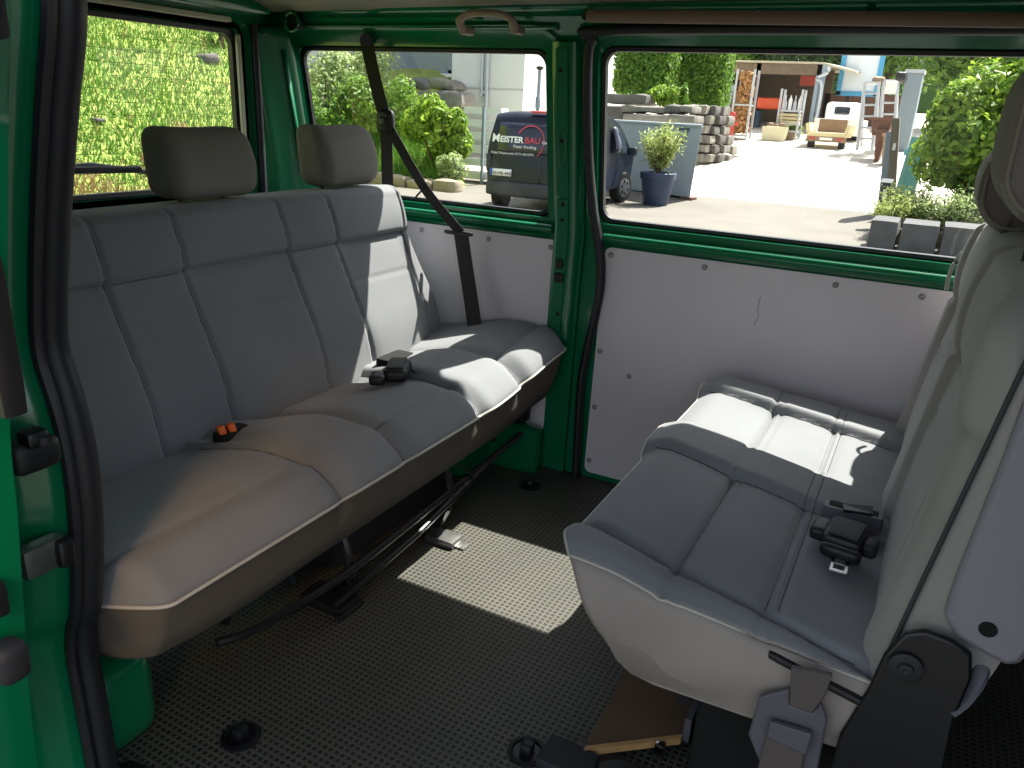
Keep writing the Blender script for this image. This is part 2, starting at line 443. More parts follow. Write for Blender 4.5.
lining(wl, poly_r(-1.93, -.965, .12, .735, .02), [(x, .712) for x in (-1.45, -1.2, -.985)] + [(-.985, .46), (-1.3, .3)])
# black box and lower sill by the bench end
MB().rbox((-1.18, 2.02, .17), (-.99, 2.075, .36), .012, (5, 4, 5)).build('vent_box', 'black_plastic', wl)
m = MB(); m.rbox((-1.95, 2.03, -.01), (-.95, 2.085, .16), (.02, .02, .03), (12, 5, 6)); m.build('sill_box', 'green_paint', wl)
m = MB(); m.rbox((-1.95, 1.86, -.01), (-1.12, 2.06, .20), (.04, .05, .05), (14, 8, 6)); wa = m.build('wheel_arch', 'green_paint'); wa['kind'] = 'structure'

# sliding door (closed) in the far wall
d1 = struct('door_1')
dzs = [.0, .3, .6, .75, .78, .797, .9, 1.0, 1.1, 1.266, 1.30]
def fard(x, z, d=0.): return (x, yw(z) + d + .012, z)
skin([-.885, -.852, -.4, 0, .24, .6, .95], dzs, [W1], fard).build('door_panel', 'green_paint', d1, sharp=50)
def w1o(o): return rrect(W1[0] - o, W1[1] + o, W1[2] - o, W1[3] + o, .035 + max(o, 0) * .8)
frame_ring(w1o, [(.034, .0), (.032, -.004), (.024, -.004), (.016, .010), (.003, .014), (.0, .02), (-.004, .036)], fard).build('window_frame', 'green_paint', d1, sharp=60)
win1 = struct('window_1')
frame_ring(w1o, [(.002, .03), (-.004, .018), (-.013, .02), (-.014, .036), (.0, .04)], fard).build('gasket', 'rubber_seal', win1)
g = MB(); g.add([fard(s, t, .034) for s, t in w1o(-.008)], [tuple(range(len(w1o(0))))]); g.build('pane', 'window_glass', win1)
MB().tube([fard(x, .760, -.014) for x in np.linspace(-.82, .94, 12)], .016, 10, .014).build('bead', 'green_paint', d1)
lining(d1, poly_r(-.815, .94, .02, .733, .02), [(x, .712) for x in (-.795, -.52, -.18, .02, .3)] + [(-.80, .42), (-.80, .24), (-.70, .36), (-.80, .06)], d=.004)
ck = MB(); ck.tube([far(x, z, .003) for x, z in ((-.36, .655), (-.362, .62), (-.357, .60), (-.365, .575))], .0007, 6); ck.build('crack', 'grey_plastic', d1)
# rubber seal of the far door
t1 = struct('trim_1')
seal = spline([far(.94, 1.300, -.01), far(.1, 1.300, -.01), far(-.80, 1.297, -.01), far(-.858, 1.275, -.01), far(-.873, 1.21, -.012), far(-.868, 1.0, -.012), far(-.852, .84, -.012), far(-.826, .73, -.012), far(-.812, .63, -.014), far(-.820, .53, -.014), far(-.838, .40, -.012), far(-.845, .3, -.012), far(-.838, .1, -.012), far(-.835, -.01, -.012)], 8)
MB().tube(seal, .013, 12, .016, up=(0, 1, 0)).build('door_seal', 'rubber_seal', t1)

# rear wall / tailgate
XR = -1.95
def rear(y, z, d=0.): return (XR - d, y, z)
WR = (1.0, 1.868, .816, 1.285)
wr = struct('wall_rear')
skin([.56, 1.0, 1.3, 1.6, 1.868, 1.93, 2.12], [-.02, .4, .7, .816, 1.0, 1.285, 1.33, 1.40], [WR], rear).build('tailgate_panel', 'green_paint', wr)
def wro(o): return rrect(WR[0] - o, WR[1] + o, WR[2] - o, WR[3] + o, .035 + max(o, 0) * .8)
frame_ring(wro, [(.06, -.001), (.055, -.02), (.03, -.02), (.02, .0), (.0, .0), (-.004, .03)], rear).build('window_frame', 'green_paint', wr, sharp=60)
MB().tube([(XR + .03, y, z) for y, z in ((1.905, 1.30), (1.908, 1.1), (1.908, .9), (1.905, .4))], .011, 10).build('tailgate_seal', 'rubber_seal', wr)
win3 = struct('window_3')
frame_ring(wro, [(.004, .02), (-.004, .008), (-.016, .012), (-.016, .03)], rear).build('gasket', 'rubber_seal', win3)
g = MB(); g.add([rear(s, t, .022) for s, t in wro(-.008)], [tuple(range(len(wro(0))))]); g.build('pane', 'window_glass', win3)
hw = MB()
for k in range(11):
    z = .90 + k * .033
    hw.tube([(XR - .0215, 1.03, z), (XR - .0215, 1.82, z)], .00045, 4)
hw.build('heating_wire', 'dark_gap', win3)
MB().box((XR + .004, 1.0, 1.298), (XR + .03, 1.82, 1.313)).build('header_strip', 'cream_trim', wr, bevel=.003)
MB().rbox((XR, .95, 1.325), (XR + .07, 1.95, 1.40), .02, (5, 14, 5)).build('header_beam', 'green_paint', wr)
MB().box((XR - .005, 1.858, .86), (XR + .008, 1.872, 1.27)).build('window_trim', 'cream_trim', wr, bevel=.003)
# wiper outside on the tailgate
wp = thing('rear_wiper', 'black rear window wiper lying along the bottom of the tailgate glass', 'wiper', (XR - .05, 1.4, .885))
MB().tube([(XR - .05, 1.08, .872), (XR - .055, 1.30, .892), (XR - .05, 1.52, .886)], .006, 8, .010).build('wiper_blade', 'black_plastic', wp)
MB().tube([(XR - .065, 1.20, .893), (XR - .07, 1.38, .902), (XR - .06, 1.60, .868)], .007, 8).build('wiper_arm', 'grey_plastic', wp)
MB().cyl((XR - .02, 1.60, .868), (XR - .07, 1.60, .868), .016).build('pivot_cap', 'black_plastic', wp)

# ceiling
ce = struct('ceiling')
rows = []
for x in np.linspace(-1.98, .97, 9):
    rows.append([(x, y, z) for y, z in ((1.99, 1.332), (1.972, 1.345), (1.945, 1.352))])
MB().strip(rows).build('roof_frame', 'green_paint', ce, solid=.012)
rows = []
for x in np.linspace(-1.90, .96, 12):
    rows.append([(x, y, 1.346 + .018 * (x + 1.9) / 2.9 + .075 * max(0, math.sin(PI * (y - .5) / 1.455)) ** .8) for y in np.linspace(.5, 1.955, 18)])
MB().strip(rows).build('headliner', 'headliner', ce, solid=.01)
MB().box((-2.0, .45, 1.46), (.99, 2.0, 1.50)).build('roof_skin', 'green_paint', ce)
MB().box((-2.0, .44, 1.34), (.99, .50, 1.50)).build('roof_edge', 'green_paint', ce)
# curtain rail and grab handle
cr = thing('curtain_rail', 'long brown plastic rail running along the roof edge over the big window', 'rail', (-.9, 1.97, 1.34))
MB().tube([at(588, 16, 1.94), at(1024, 20, 1.94), at(1024, 20, 1.94) + (at(1024, 20, 1.94) - at(588, 16, 1.94)) * .85], .013, 10, .015).build('rail_bar', 'rail_brown', cr)
for x in (-.85, -.2, .6): MB().cyl((x, 1.945, 1.322), (x, 1.995, 1.325), .009).build('rail_bracket', 'black_plastic', cr)
gh = thing('grab_handle', 'beige plastic grab handle screwed to the green roof rail', 'handle', (-1.13, 1.95, 1.315))
gp = [at(463, 30, 1.945), at(460, 20, 1.92), at(470, 14, 1.915), at(485, 13, 1.91), at(500, 14, 1.915), at(511, 19, 1.92), at(514, 29, 1.945)]
MB().tube(spline(gp, 5), .012, 10, .009).build('grip', 'handle_beige', gh)
for p in (gp[0], gp[-1]): MB().cbox(p + Vector((0, .02, .0)), (.022, .05, .022)).build('mount', 'handle_beige', gh, bevel=.005)

# near side wall: the body behind the open door, its jamb and the door itself
wn = struct('wall_right')
m = MB(); m.box((-2.0, .44, .0), (-1.03, .50, 1.42)); m.build('side_skin', 'green_paint', wn)
SEAL = [(-.840, 1.30), (-.840, 1.184), (-.874, 1.085), (-.912, .973), (-.948, .847), (-.958, .78), (-.942, .715), (-.933, .646), (-.936, .571), (-.949, .489), (-.970, .398), (-.989, .356), (-.999, .298), (-.997, .205), (-.995, .07), (-.995, -.04)]
ss = spline([(x, 0, z) for x, z in SEAL], 5)
rows = []
for p in ss:                     # jamb: from the seal out to the outer skin
    x, z = p.x, p.z
    rows.append([(x - .012, .575, z), (x - .004, .565, z), (x + .006, .545, z), (x + .004, .52, z), (x - .01, .50, z), (x - .012, .46, z), (x + .0, .445, z), (x - .03, .435, z)])
MB().strip(rows).build('door_jamb', 'green_paint', wn, sharp=60)
rows = [[(p.x - .012, .575, p.z), (p.x - .03, .575, p.z), (-1.98, .575, p.z)] for p in ss]
MB().strip(rows).build('inner_lining', 'green_paint', wn, sharp=60)
t2 = struct('trim_2')
MB().tube([(p.x - .004, .570, p.z) for p in ss], .026, 14, .022, up=(0, 1, 0)).build('door_seal', 'rubber_seal', t2)
MB().tube([(p.x + .012, .545, p.z) for p in ss], .008, 8, up=(0, 1, 0)).build('seal_lip', 'rubber_seal', t2)
wf_ = struct('front_light_block')
MB().box((.95, .44, -.03), (.99, 2.2, 1.45)).build('light_block_panel', 'black_plastic_soft', wf_)  # added unseen panel closing the front, keeps light off the floor there
MB().box((.42, .44, -.03), (.95, .50, 1.45)).build('pillar_skin', 'green_paint', wn)
# striker and latch on the jamb
lt = MB(); c = at(33, 452, .492); lt.rbox(c - Vector((.012, .034, .020)), c + Vector((.022, .026, .020)), .012, (6, 6, 6)); lt.build('latch', 'black_plastic', wn)
c2 = at(30, 437, .488); MB().rbox(c2 - Vector((.008, .014, .01)), c2 + Vector((.02, .014, .012)), .007, (4, 4, 4)).build('latch', 'black_metal', wn)
MB().cyl(c2 + Vector((.018, 0, 0)), c2 + Vector((.026, 0, 0)), .005, 8).build('bolt', 'chrome', wn)
c = at(46, 553, .50); MB().rbox(c - Vector((.01, .036, .020)), c + Vector((.016, .022, .022)), .006, (5, 5, 5)).build('striker', 'steel', wn)
MB().rbox(c + Vector((.004, .002, -.020)), c + Vector((.026, .026, .020)), .007, (4, 4, 4)).build('striker', 'black_metal', wn)
# inner step corner of the wheel arch by the door
m = MB(); m.rbox((-1.75, .60, -.01), (-1.055, .735, .185), (.05, .04, .05), (14, 8, 8)); o = m.build('wheel_arch', 'green_paint'); o['kind'] = 'structure'
m = MB(); m.rbox((-1.05, .585, -.03), (.95, .655, .008), (.03, .03, .012), (30, 6, 4)); o = m.build('trim_3', 'sill_rubber'); o['kind'] = 'structure'
m = MB(); m.box((-1.02, .44, -.30), (.95, .60, -.06)); o = m.build('trim_4', 'green_paint', bevel=.01); o['kind'] = 'structure'
# slid-back door on the outside
d2 = struct('door_2')
ed = [at(8, 255, .42), at(9, 100, .42), at(12, 0, .42), at(14, -60, .42)][::-1] + [at(8, 300, .42), at(10, 430, .42), at(18, 520, .42), at(26, 640, .42), at(30, 700, .42), at(40, 790, .42)]
rows = []
for p in spline(ed, 4):
    rows.append([(p.x * 1.085, .45, p.z), (p.x * 1.038, .435, p.z), (p.x, .42, p.z), (p.x + .0, .40, p.z), (p.x - .004, .37, p.z), (p.x - .02, .35, p.z), (p.x - .1, .345, p.z), (-1.9, .345, p.z)])
MB().strip(rows).build('door_skin', 'green_paint', d2, sharp=60)
for (u, v0, v1, n_) in ((1, 258, 410, 'buffer'), (3, -10, 40, 'hinge_block'), (4, 588, 618, 'guide')):
    a = at(u, v0, .385); b = at(u, v1, .385); MB().rbox((b.x - .035, .37, b.z), (a.x - .012, .395, a.z), .005, (4, 4, 6)).build(n_, 'black_plastic', d2)
c = at(10, 662, .385); MB().rbox(c - Vector((.02, .018, .024)), c + Vector((.016, .018, .026)), .012, (5, 5, 6)).build('door_catch', 'black_plastic_soft', d2)
c = at(2, 22, .385); MB().cyl(c - Vector((.035, 0, 0)), c - Vector((.008, 0, 0)), .005, 6).build('bolt', 'steel', d2)

# ------------------------------------------------------------------ REAR BENCH
bench = thing('bench_seat', 'grey fabric three-place bench with white piping in front of the tailgate window', 'bench seat', (-1.1, 1.35, 0))
DIPS = [(1.052, .026), (1.262, .026), (1.580, .026), (1.800, .026)]
def edges(X):      # borders of the two ridges drift outwards towards the front
    t = smooth(-1.33, -.92, X)
    return (1.015 + .037 * t, 1.165 + .097 * t, 1.605 - .025 * t, 1.765 + .035 * t)
def bench_profile(y):
    dip = sum(gs(y, c, w) for c, w in DIPS)
    endc = max(0, (.652 - y) / .056) ** 2.2; endf = max(0, (y - 2.03) / .075) ** 2
    fx = -.886 - .020 * dip - .10 * endc - .035 * endf + .006 * math.cos((y - 1.42) * 9) * 0
    pz = .378 - .014 * dip - .004 * endc + .048 * smooth(1.6, 2.07, y)
    fb = -.905 - .10 * endc - .035 * endf
    zb = .228 + .018 * smooth(.8, .6, y) + .02 * smooth(1.7, 2.05, y)
    pts = [(fb - .10, zb), (fb - .06, zb + .004), (fb - .028, zb + .020), (fb - .010, zb + .06), (fb + .004, zb + .10), (fx - .002, pz - .006)]
    pts += [(fx + .002, pz), (fx - .004, pz + .010)]
    tz = 0
    n = 64
    for k in range(n):
        t = k / (n - 1)
        X = fx - .008 - t * (.475 + fx + .889)
        e = edges(X)
        ridge = max(plateau(y, e[0], e[1], .022), plateau(y, e[2], e[3], .022)); s = 1 - ridge
        front = smooth(-.998, -.978, X)
        dist = fx - X
        rl = min(1, max(0, dist / .10)); z = pz + .008 + .045 * (1 - (1 - rl) ** 2.4)            # rolls up from the piping
        z -= .052 * smooth(-1.02, -1.33, X) ** 1.1
        z += ridge * (.012 * smooth(-.9, -.99, X) + .016 * smooth(-1.0, -1.12, X))
        z += s * front * .007 * math.sin(PI * min(1, dist / .10))
        z += s * (1 - front) * .008 * math.sin(PI * min(1, max(0, (X + 1.35) / .36)))
        z -= s * .008 * gs(X, -.988, .007)
        for q in e: z -= .0065 * gs(y, q, .006) * (.35 + .65 * smooth(-.90, -.95, X))
        pts.append((X, z))
    pts += [(-1.385, .36), (-1.39, .28), (-1.38, .235), (-1.3, .225)]
    return pts, (fx + .005, pz)
rows = []; pipe = []
ys = np.concatenate([[.592, .596, .604], np.linspace(.612, 2.085, 290), [2.098, 2.108, 2.113]])
for y in ys:
    pts, pp_ = bench_profile(y)
    e = max(smooth(.63, .59, y), smooth(2.08, 2.115, y)); cx, cz = -1.14, .31
    k = 1 - .06 * e ** 2; kz = 1 - .16 * e ** 2
    rows.append([(cx + (x - cx) * k, y, cz + (z - cz) * kz) for x, z in pts])
    pipe.append(Vector((cx + (pp_[0] - cx) * k, y, cz + (pp_[1] - cz) * kz)))
m = MB(); m.strip(rows, closed=True)
for r_, rev in ((rows[0], 0), (rows[-1], 1)):
    m.add(r_, [tuple(range(len(r_)))[::-1] if rev else tuple(range(len(r_)))])
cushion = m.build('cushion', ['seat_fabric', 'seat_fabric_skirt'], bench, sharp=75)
np_ = len(rows[0])
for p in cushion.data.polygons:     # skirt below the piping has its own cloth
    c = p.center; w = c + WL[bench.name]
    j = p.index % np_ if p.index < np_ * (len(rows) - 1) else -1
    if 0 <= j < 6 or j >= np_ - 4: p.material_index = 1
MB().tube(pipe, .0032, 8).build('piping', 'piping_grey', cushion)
# buckle wells
def well(cx, cy, cz, sx, sy):
    m = MB(); m.rbox((cx - sx, cy - sy, cz - .03), (cx + sx, cy + sy, cz + .0022), (.012, .012, .002), (8, 8, 3)); return m
w1 = well(-1.225, 1.085, .4235, .023, .040).build('buckle_well', 'dark_gap', bench)
for k, (dx, dy) in enumerate(((-.004, -.03), (.002, -.008))):
    rot = Euler((.25, -.3, -.5)).to_matrix()
    b_ = MB(); b_.cbox((-1.225 + dx, 1.09 + dy, .430), (.022, .016, .022), rot); b_.build('release_button', 'orange_plastic', bench, bevel=.004)
w2_ = well(-1.235, 1.685, .434, .032, .055).build('buckle_well', 'dark_gap', bench)
# backrest
def bx(z):   # front surface of the backrest
    return -1.295 - .138 * (max(0, z - .38) / .5) ** 1.1
VB = [.97, 1.158, 1.482, 1.672, 1.955]; VT = [.935, 1.120, 1.425, 1.605, 1.915]; VS = VB
def vs_at(z): t = min(1, max(0, (z - .38) / .5)); return [b + (a - b) * t for a, b in zip(VT, VB)]
def back_front(y, z):
    x = bx(z); VS = vs_at(z)
    s = max(plateau(y, VS[1] + .01, VS[2] - .01, .03), plateau(y, VS[3] + .01, VS[4] - .01, .03), plateau(y, .7, VS[0] - .01, .03))
    up = smooth(.725, .75, z)
    d = .010 * s * math.sin(PI * min(1, max(0, (z - .38) / .35))) ** .6 * (1 - up) + .0
    d += up * (.012 + .018 * math.sin(PI * min(1, max(0, (z - .735) / .16))) ** .7)
    d += .010 * (1 - s) * (1 - up) * smooth(.40, .6, z)
    d -= .010 * gs(z, .737, .007) * (.4 + .6 * s)
    d -= .003 * gs(z, .632, .006) * s
    d += .012 * gs(z, .50, .10) 
    for v in VS: d -= .007 * gs(y, v, .0055)
    d -= .010 * (smooth(.72, .66, y) + smooth(2.0, 2.07, y))
    return x + d
rows = []
for y in np.concatenate([[.652, .656, .665], np.linspace(.68, 2.045, 290), [2.058, 2.068, 2.074]]):
    e = max(smooth(.72, .65, y), smooth(2.00, 2.075, y))
    # far top corner is cut by a big radius, flaring to the seat
    ty = .885
    lim = 2.075 - .12 * smooth(.50, .885, .885)
    pts = []
    def top(y):
        a = min(y - .65, 2.075 - y); return .868 - .075 * max(0, 1 - a / .05) ** 2.2
    T = top(y)
    for t in np.linspace(0, 1, 90):
        z = .355 + t * (T - .025 - .355)
        pts.append((back_front(y, z) - .05 * e ** 2, z))
    xt = back_front(y, T - .025) - .05 * e ** 2
    for a in np.linspace(0.15, 1, 8):
        an = a * PI / 2; pts.append((xt - .045 * (1 - math.cos(an)), T - .025 + .025 * math.sin(an)))
    xb = bx(T) - .13
    pts += [(xb + .03 + .02 * e, T - .004), (xb + .01 + .03 * e, T - .03), (bx(.6) - .125 + .03 * e, .6), (-1.44 + .03 * e, .36)]
    def fan(y, z):      # the outer edges flare towards the seat
        a = smooth(1.90, 2.075, y) - smooth(.82, .65, y); return y - a * .125 * smooth(.40, .88, z) ** .9
    rows.append([(x, fan(y, z), z) for x, z in pts])
m = MB(); m.strip(rows, closed=True); n0 = len(rows[0])
m.add(rows[0], [tuple(range(n0))]); m.add(rows[-1], [tuple(range(n0))[::-1]])
brest = m.build('backrest', 'seat_fabric', bench, sharp=75)
def seam(path, parent): MB().tube(path, .0011, 5).build('seam', 'seam_thread', parent)
for k in range(5):
    seam([(back_front(vs_at(z)[k], z) + .0004, vs_at(z)[k] - (smooth(1.90, 2.075, vs_at(z)[k])) * .125 * smooth(.40, .88, z) ** .9, z) for z in np.linspace(.40, .835, 40)], brest)
seam([(back_front(y, .737) + .0004, y, .737) for y in np.linspace(.75, 1.93, 120)], brest)
def cush_pt(y, X):
    pts, _ = bench_profile(y); up = [q for q in pts if q[1] > .33 and -1.37 < q[0] < -.89]
    up.sort(key=lambda q: abs(q[0] - X)); return (up[0][0], y, up[0][1] + .0005)
for k in range(4): seam([cush_pt(edges(X)[k], X) for X in np.linspace(-.905, -1.26, 40)], cushion)
for y0, y1 in ((.70, 1.03), (1.27, 1.575), (1.81, 2.04)): seam([cush_pt(y, -.988) for y in np.linspace(y0, y1, 26)], cushion)
def headrest(parent, lo, hi, facing=1, lean=.0, mname='headrest_fabric', mside=None):
    cx = (lo[0] + hi[0]) / 2; cy = (lo[1] + hi[1]) / 2; cz = (lo[2] + hi[2]) / 2; hz = (hi[2] - lo[2]) / 2
    def wp_(p, n):
        x, y, z = p; t = (z - cz) / hz; s = (y - cy) / ((hi[1] - lo[1]) / 2)
        x = cx + (x - cx) * (1 - .22 * max(0, t)) - facing * lean * t
        x += -facing * .010 * (1 - s * s) * 0 + facing * .012 * (1 - t * t)
        z -= .006 * (1 - s * s) * max(0, t)           # slight saddle on top
        y = cy + (y - cy) * (1 - .04 * max(0, -t) - .03 * max(0, t))
        return (x, y, z)
    m = MB(); m.rbox(lo, hi, (.036, .038, .036), (14, 26, 16), wp_); h = m.build('headrest', mname, parent, sub=1, sharp=0)
    for s in (-.06, .06): MB().cyl((cx, cy + s, lo[2] - .06), (cx, cy + s, lo[2] + .02), .006, 10).build('post', 'black_metal', h)
    return h
headrest(bench, (-1.565, 1.172, .872), (-1.445, 1.425, 1.030), 1, .012)
headrest(bench, (-1.565, 1.652, .872), (-1.445, 1.895, 1.036), 1, .012)
# black tubular frame, skid bars and feet
fr = MB()
fr.tube(spline([(-.985, .80, .165), (-.965, .86, .158), (-.955, .98, .150), (-.95, 1.12, .145), (-.965, 1.40, .14), (-.975, 1.80, .15), (-.97, 1.96, .165)], 5), .009, 8)
fr.tube([(-.975, 1.10, .06), (-.96, 1.40, .10), (-.97, 1.85, .16)], .008, 8)
fr.tube([(-1.0, .84, .18), (-1.3, .84, .19)], .010, 8); fr.tube([(-1.0, 1.85, .18), (-1.3, 1.85, .19)], .010, 8)
fr.tube([(-1.30, .75, .19), (-1.30, 2.0, .19)], .011, 8)
fr.build('frame', 'black_metal', bench)
for y, mt in ((1.165, 'black_metal'), (1.575, 'black_metal')):
    lg = MB(); lg.tube(spline([(-1.0, y, .21), (-.97, y - .01, .13), (-1.0, y, .05), (-1.02, y, .02)], 4), .012, 8)
    lg.build('leg', 'black_metal', bench); MB().tube([(-1.3, y, .20), (-1.15, y, .02)], .012, 8).build('leg', 'black_metal', bench)
MB().tube(spline([(-1.0, 1.62, .2), (-.96, 1.66, .14), (-1.0, 1.6, .08)], 5), .004, 6).build('release_cable', 'black_plastic', bench)
ft = MB(); ft.rbox((-1.11, 1.135, .0), (-.985, 1.205, .028), .009, (6, 5, 3)); ft.rbox((-1.0, 1.13, 0), (-.975, 1.21, .016), .006, (4, 5, 3)); ft.build('foot', 'black_plastic', bench)
ft = MB(); ft.rbox((-1.02, 1.515, .0), (-.93, 1.575, .022), .007, (6, 5, 3)); o = ft.build('foot', 'steel', bench); o['label'] = 'bare steel floor clamp'
MB().rbox((-.935, 1.53, .0), (-.905, 1.565, .006), .003, (4, 4, 2)).build('clamp_tongue', 'steel', o)
# black storage box in the dark below the bench
sb = MB(); sb.rbox((-1.40, 1.28, .002), (-1.12, 1.78, .17), .012, (5, 8, 5)); o = sb.build('heater_box', 'black_plastic_soft')
tag(o, 'black heater box on the floor in the dark under the bench', 'box')

# lap belt lying on the bench
lb = thing('belt_buckle', 'black belt buckle block lying on the bench cushion in the sunlit patch', 'belt buckle', (-1.235, 1.70, .43))
rot = Euler((0, -.05, math.radians(28))).to_matrix()
c0 = at(398, 370, .452, 2)
MB().rbox((c0.x - .032, c0.y - .055, c0.z - .018), (c0.x + .030, c0.y + .055, c0.z + .016), (.012, .014, .012), (7, 9, 6), lambda p, n: tuple(Vector(c0) + rot @ (Vector(p) - Vector(c0)))).build('buckle_body', 'black_plastic', lb)
MB().rbox((c0.x - .024, c0.y - .04, c0.z + .014), (c0.x + .02, c0.y + .045, c0.z + .021), .003, (6, 8, 3), lambda p, n: tuple(Vector(c0) + rot @ (Vector(p) - Vector(c0)))).build('buckle_cover', 'black_plastic_soft', lb)
c1 = at(378, 377, .448, 2)
MB().rbox((c1.x - .02, c1.y - .03, c1.z - .015), (c1.x + .02, c1.y + .03, c1.z + .010), (.008, .01, .008), (5, 6, 5), lambda p, n: tuple(Vector(c1) + rot @ (Vector(p) - Vector(c1)))).build('buckle_socket', 'black_plastic', lb)
c2 = at(418, 371, .44, 2)
MB().tube([c0 + Vector((.02, .04, -.01)), c2, c2 + Vector((.01, .01, -.01))], .012, 8, .003).build('belt_end', 'belt_web', lb)

# shoulder belt hanging across the rear side window
def ribbon(path, w, wd, th=.0018):
    """flat strap along path, width direction wd"""
    P = [Vector(p) for p in path]; wd = Vector(wd).normalized() * (w / 2); a = []
    for i, p in enumerate(P):
        t = (P[min(i + 1, len(P) - 1)] - P[max(i - 1, 0)]).normalized(); n = t.cross(wd).normalized() * th / 2
        a.append([p - wd - n, p + wd - n, p + wd + n, p - wd + n])
    m = MB(); m.strip(a, closed=True); m.add(a[0], [(0, 1, 2, 3)]); m.add(a[-1], [(0, 1, 2, 3)]); return m
sbt = thing('seat_belt', 'dark three-point belt hanging across the rear side window beside the bench', 'seat belt', (-1.3, 2.0, .7))
q0 = at(366, 40, 2.0); q1 = at(386, 122, 1.985); q2 = at(388, 183, 1.98); q3 = at(461, 233, 2.035); q4 = at(475, 331, 2.02)
ribbon(spline([q0, (q0 + q1) / 2 + Vector((.0, -.004, 0)), q1], 5), .043, (1, .1, .1)).build('strap', 'belt_web', sbt)
ribbon([q1, q2 + Vector((0, 0, -.06))], .040, (1, .1, 0)).build('strap', 'belt_web', sbt)
ribbon(spline([q1 + Vector((.012, -.006, -.01)), at(425, 189, 2.0), q3], 6), .030, (.8, .1, .75)).build('strap', 'belt_web', sbt)
ribbon(spline([q3, at(466, 268, 2.055), q4, q4 + Vector((.0, 0, -.1))], 5), .050, (1, .05, .1)).build('strap', 'belt_web', sbt)
MB().rbox(q1 - Vector((.030, .016, .034)), q1 + Vector((.030, .014, .036)), (.02, .012, .02), (7, 5, 7)).build('tongue_block', 'black_plastic', sbt)
MB().rbox(q1 - Vector((.018, .020, .014)), q1 + Vector((.018, .0, .016)), (.01, .006, .01), (5, 4, 5)).build('tongue_slot', 'black_metal', sbt)
MB().rbox(q3 - Vector((.060, .006, .008)), q3 + Vector((.040, .010, .006)), (.006, .006, .005), (7, 4, 4)).build('slot_guide', 'black_plastic', sbt)
cc = at(423, 189, 1.995)
MB().tube([cc + Vector((-.03, 0, -.03)), cc, cc + Vector((.006, 0, .022))], .003, 6).build('clip', 'black_plastic', sbt)
MB().cyl(at(366, 40, 1.99), at(366, 40, 2.03), .018, 16).build('anchor_bolt', 'black_metal', sbt)
qb = at(447, 325, 2.05); MB().prism([qb, qb + Vector((.05, 0, -.06)), qb + Vector((-.02, 0, -.08))], (0, .01, 0)).build('anchor_bracket', 'black_metal', sbt)

# ------------------------------------------------------------------ REAR-FACING DOUBLE SEAT
ds = thing('double_seat', 'grey fabric double seat facing the tailgate beside the white lining panel', 'double seat', (-.15, 1.55, 0))
YN, YF = 1.015, 2.065
def dz_e(x):   # borders: near roll, ridge between the places, far roll
    t = (x + .42) / .45
    return (1.135 - .10 * t ** .8 if t > 0 else 1.135, 1.505 - .10 * t, 1.655 - .095 * t, 1.925 - .06 * t)
def dzone(y, x=-.3):
    e = dz_e(max(-.42, x))
    return plateau(y, .8, e[0], .018), plateau(y, e[1], e[2], .022), plateau(y, e[3], 2.3, .018)
def dbl_top(x, y):
    x_ = max(-.42, x); e = dz_e(x_); n_, m_, f_ = dzone(y, x_); r_ = max(n_, m_, f_)
    z = .428 - .085 * (x + .40)
    a = abs(math.sin(PI * min(1, max(0, (x + .45) / .205)))) ** .5 if x < -.245 else (abs(math.sin(PI * min(1, max(0, (x + .245) / .15)))) ** .5 if x < -.095 else 1 - smooth(-.06, .05, x) * .3)
    z += (1 - r_) * .010 * a
    z += n_ * (.014 + .012 * smooth(-.24, -.34, x)) * math.sin(PI * min(1, max(.0, (e[0] - y) / max(.02, e[0] - YN) * .62))) + m_ * .030 + f_ * .032 * (1 - .5 * smooth(2.0, 2.07, y))
    for q in e: z -= .010 * gs(y, q, .008) * smooth(-.44, -.40, x)
    for q, d in ((-.246, .013), (-.228, .005), (-.103, .006), (-.085, .005)): z -= d * gs(x, q, .006) * (1 - .45 * r_)
    z -= (.026 - .014 * n_) * smooth(-.37, -.455, x) ** 1.5
    return z
rows = []; pipe = []
def dbl_front(y):
    n_, m_, f_ = dzone(y)
    return -.434 + .004 * n_ - .012 * m_ - .006 * f_ + .035 * smooth(1.08, 1.0, y) ** 2 + .03 * smooth(2.0, 2.08, y)
xs_t = np.linspace(0, 1, 90)
for y in np.concatenate([np.linspace(YN, YN + .03, 5), np.linspace(YN + .035, YF - .035, 200), np.linspace(YF - .03, YF, 5)]):
    fx = dbl_front(y); ze = -.018 * smooth(YN + .04, YN, y) ** 1.6 - .028 * smooth(YF - .07, YF, y) ** 1.6
    fz = dbl_top(fx, y) + ze
    pts = [(fx + .16, .245), (fx + .12, .25), (fx + .095, .265), (fx + .07, .30), (fx + .03, .36), (fx + .004, fz - .012), (fx, fz - .004)]
    for t in xs_t: x = fx + t * (.14 - fx); pts.append((x, dbl_top(x, y) + ze))
    pts += [(.14, .345), (.14, .30), (.12, .26)]
    rows.append([(x, y, z) for x, z in pts]); pipe.append(Vector((fx - .002, y, fz - .004)))
n0 = len(rows[0])
# side faces tuck in under the near and far edges
def tuck(row, dy, dz, kz):
    out = []
    for x, y, z in row: out.append((x, y + dy * min(1, max(0, (.41 - z) / .2)), z))
    return out
m = MB(); m.strip(rows, closed=True)
m.add(rows[0], [tuple(range(n0))]); m.add(rows[-1], [tuple(range(n0))[::-1]])
dc = m.build('cushion', ['seat_fabric', 'seat_fabric_pale'], ds, sharp=75)
tot = n0 * (len(rows) - 1)
for p in dc.data.polygons:
    j = p.index % n0 if p.index < tot else -1
    if j < 6 or j >= n0 - 4: p.material_index = 1
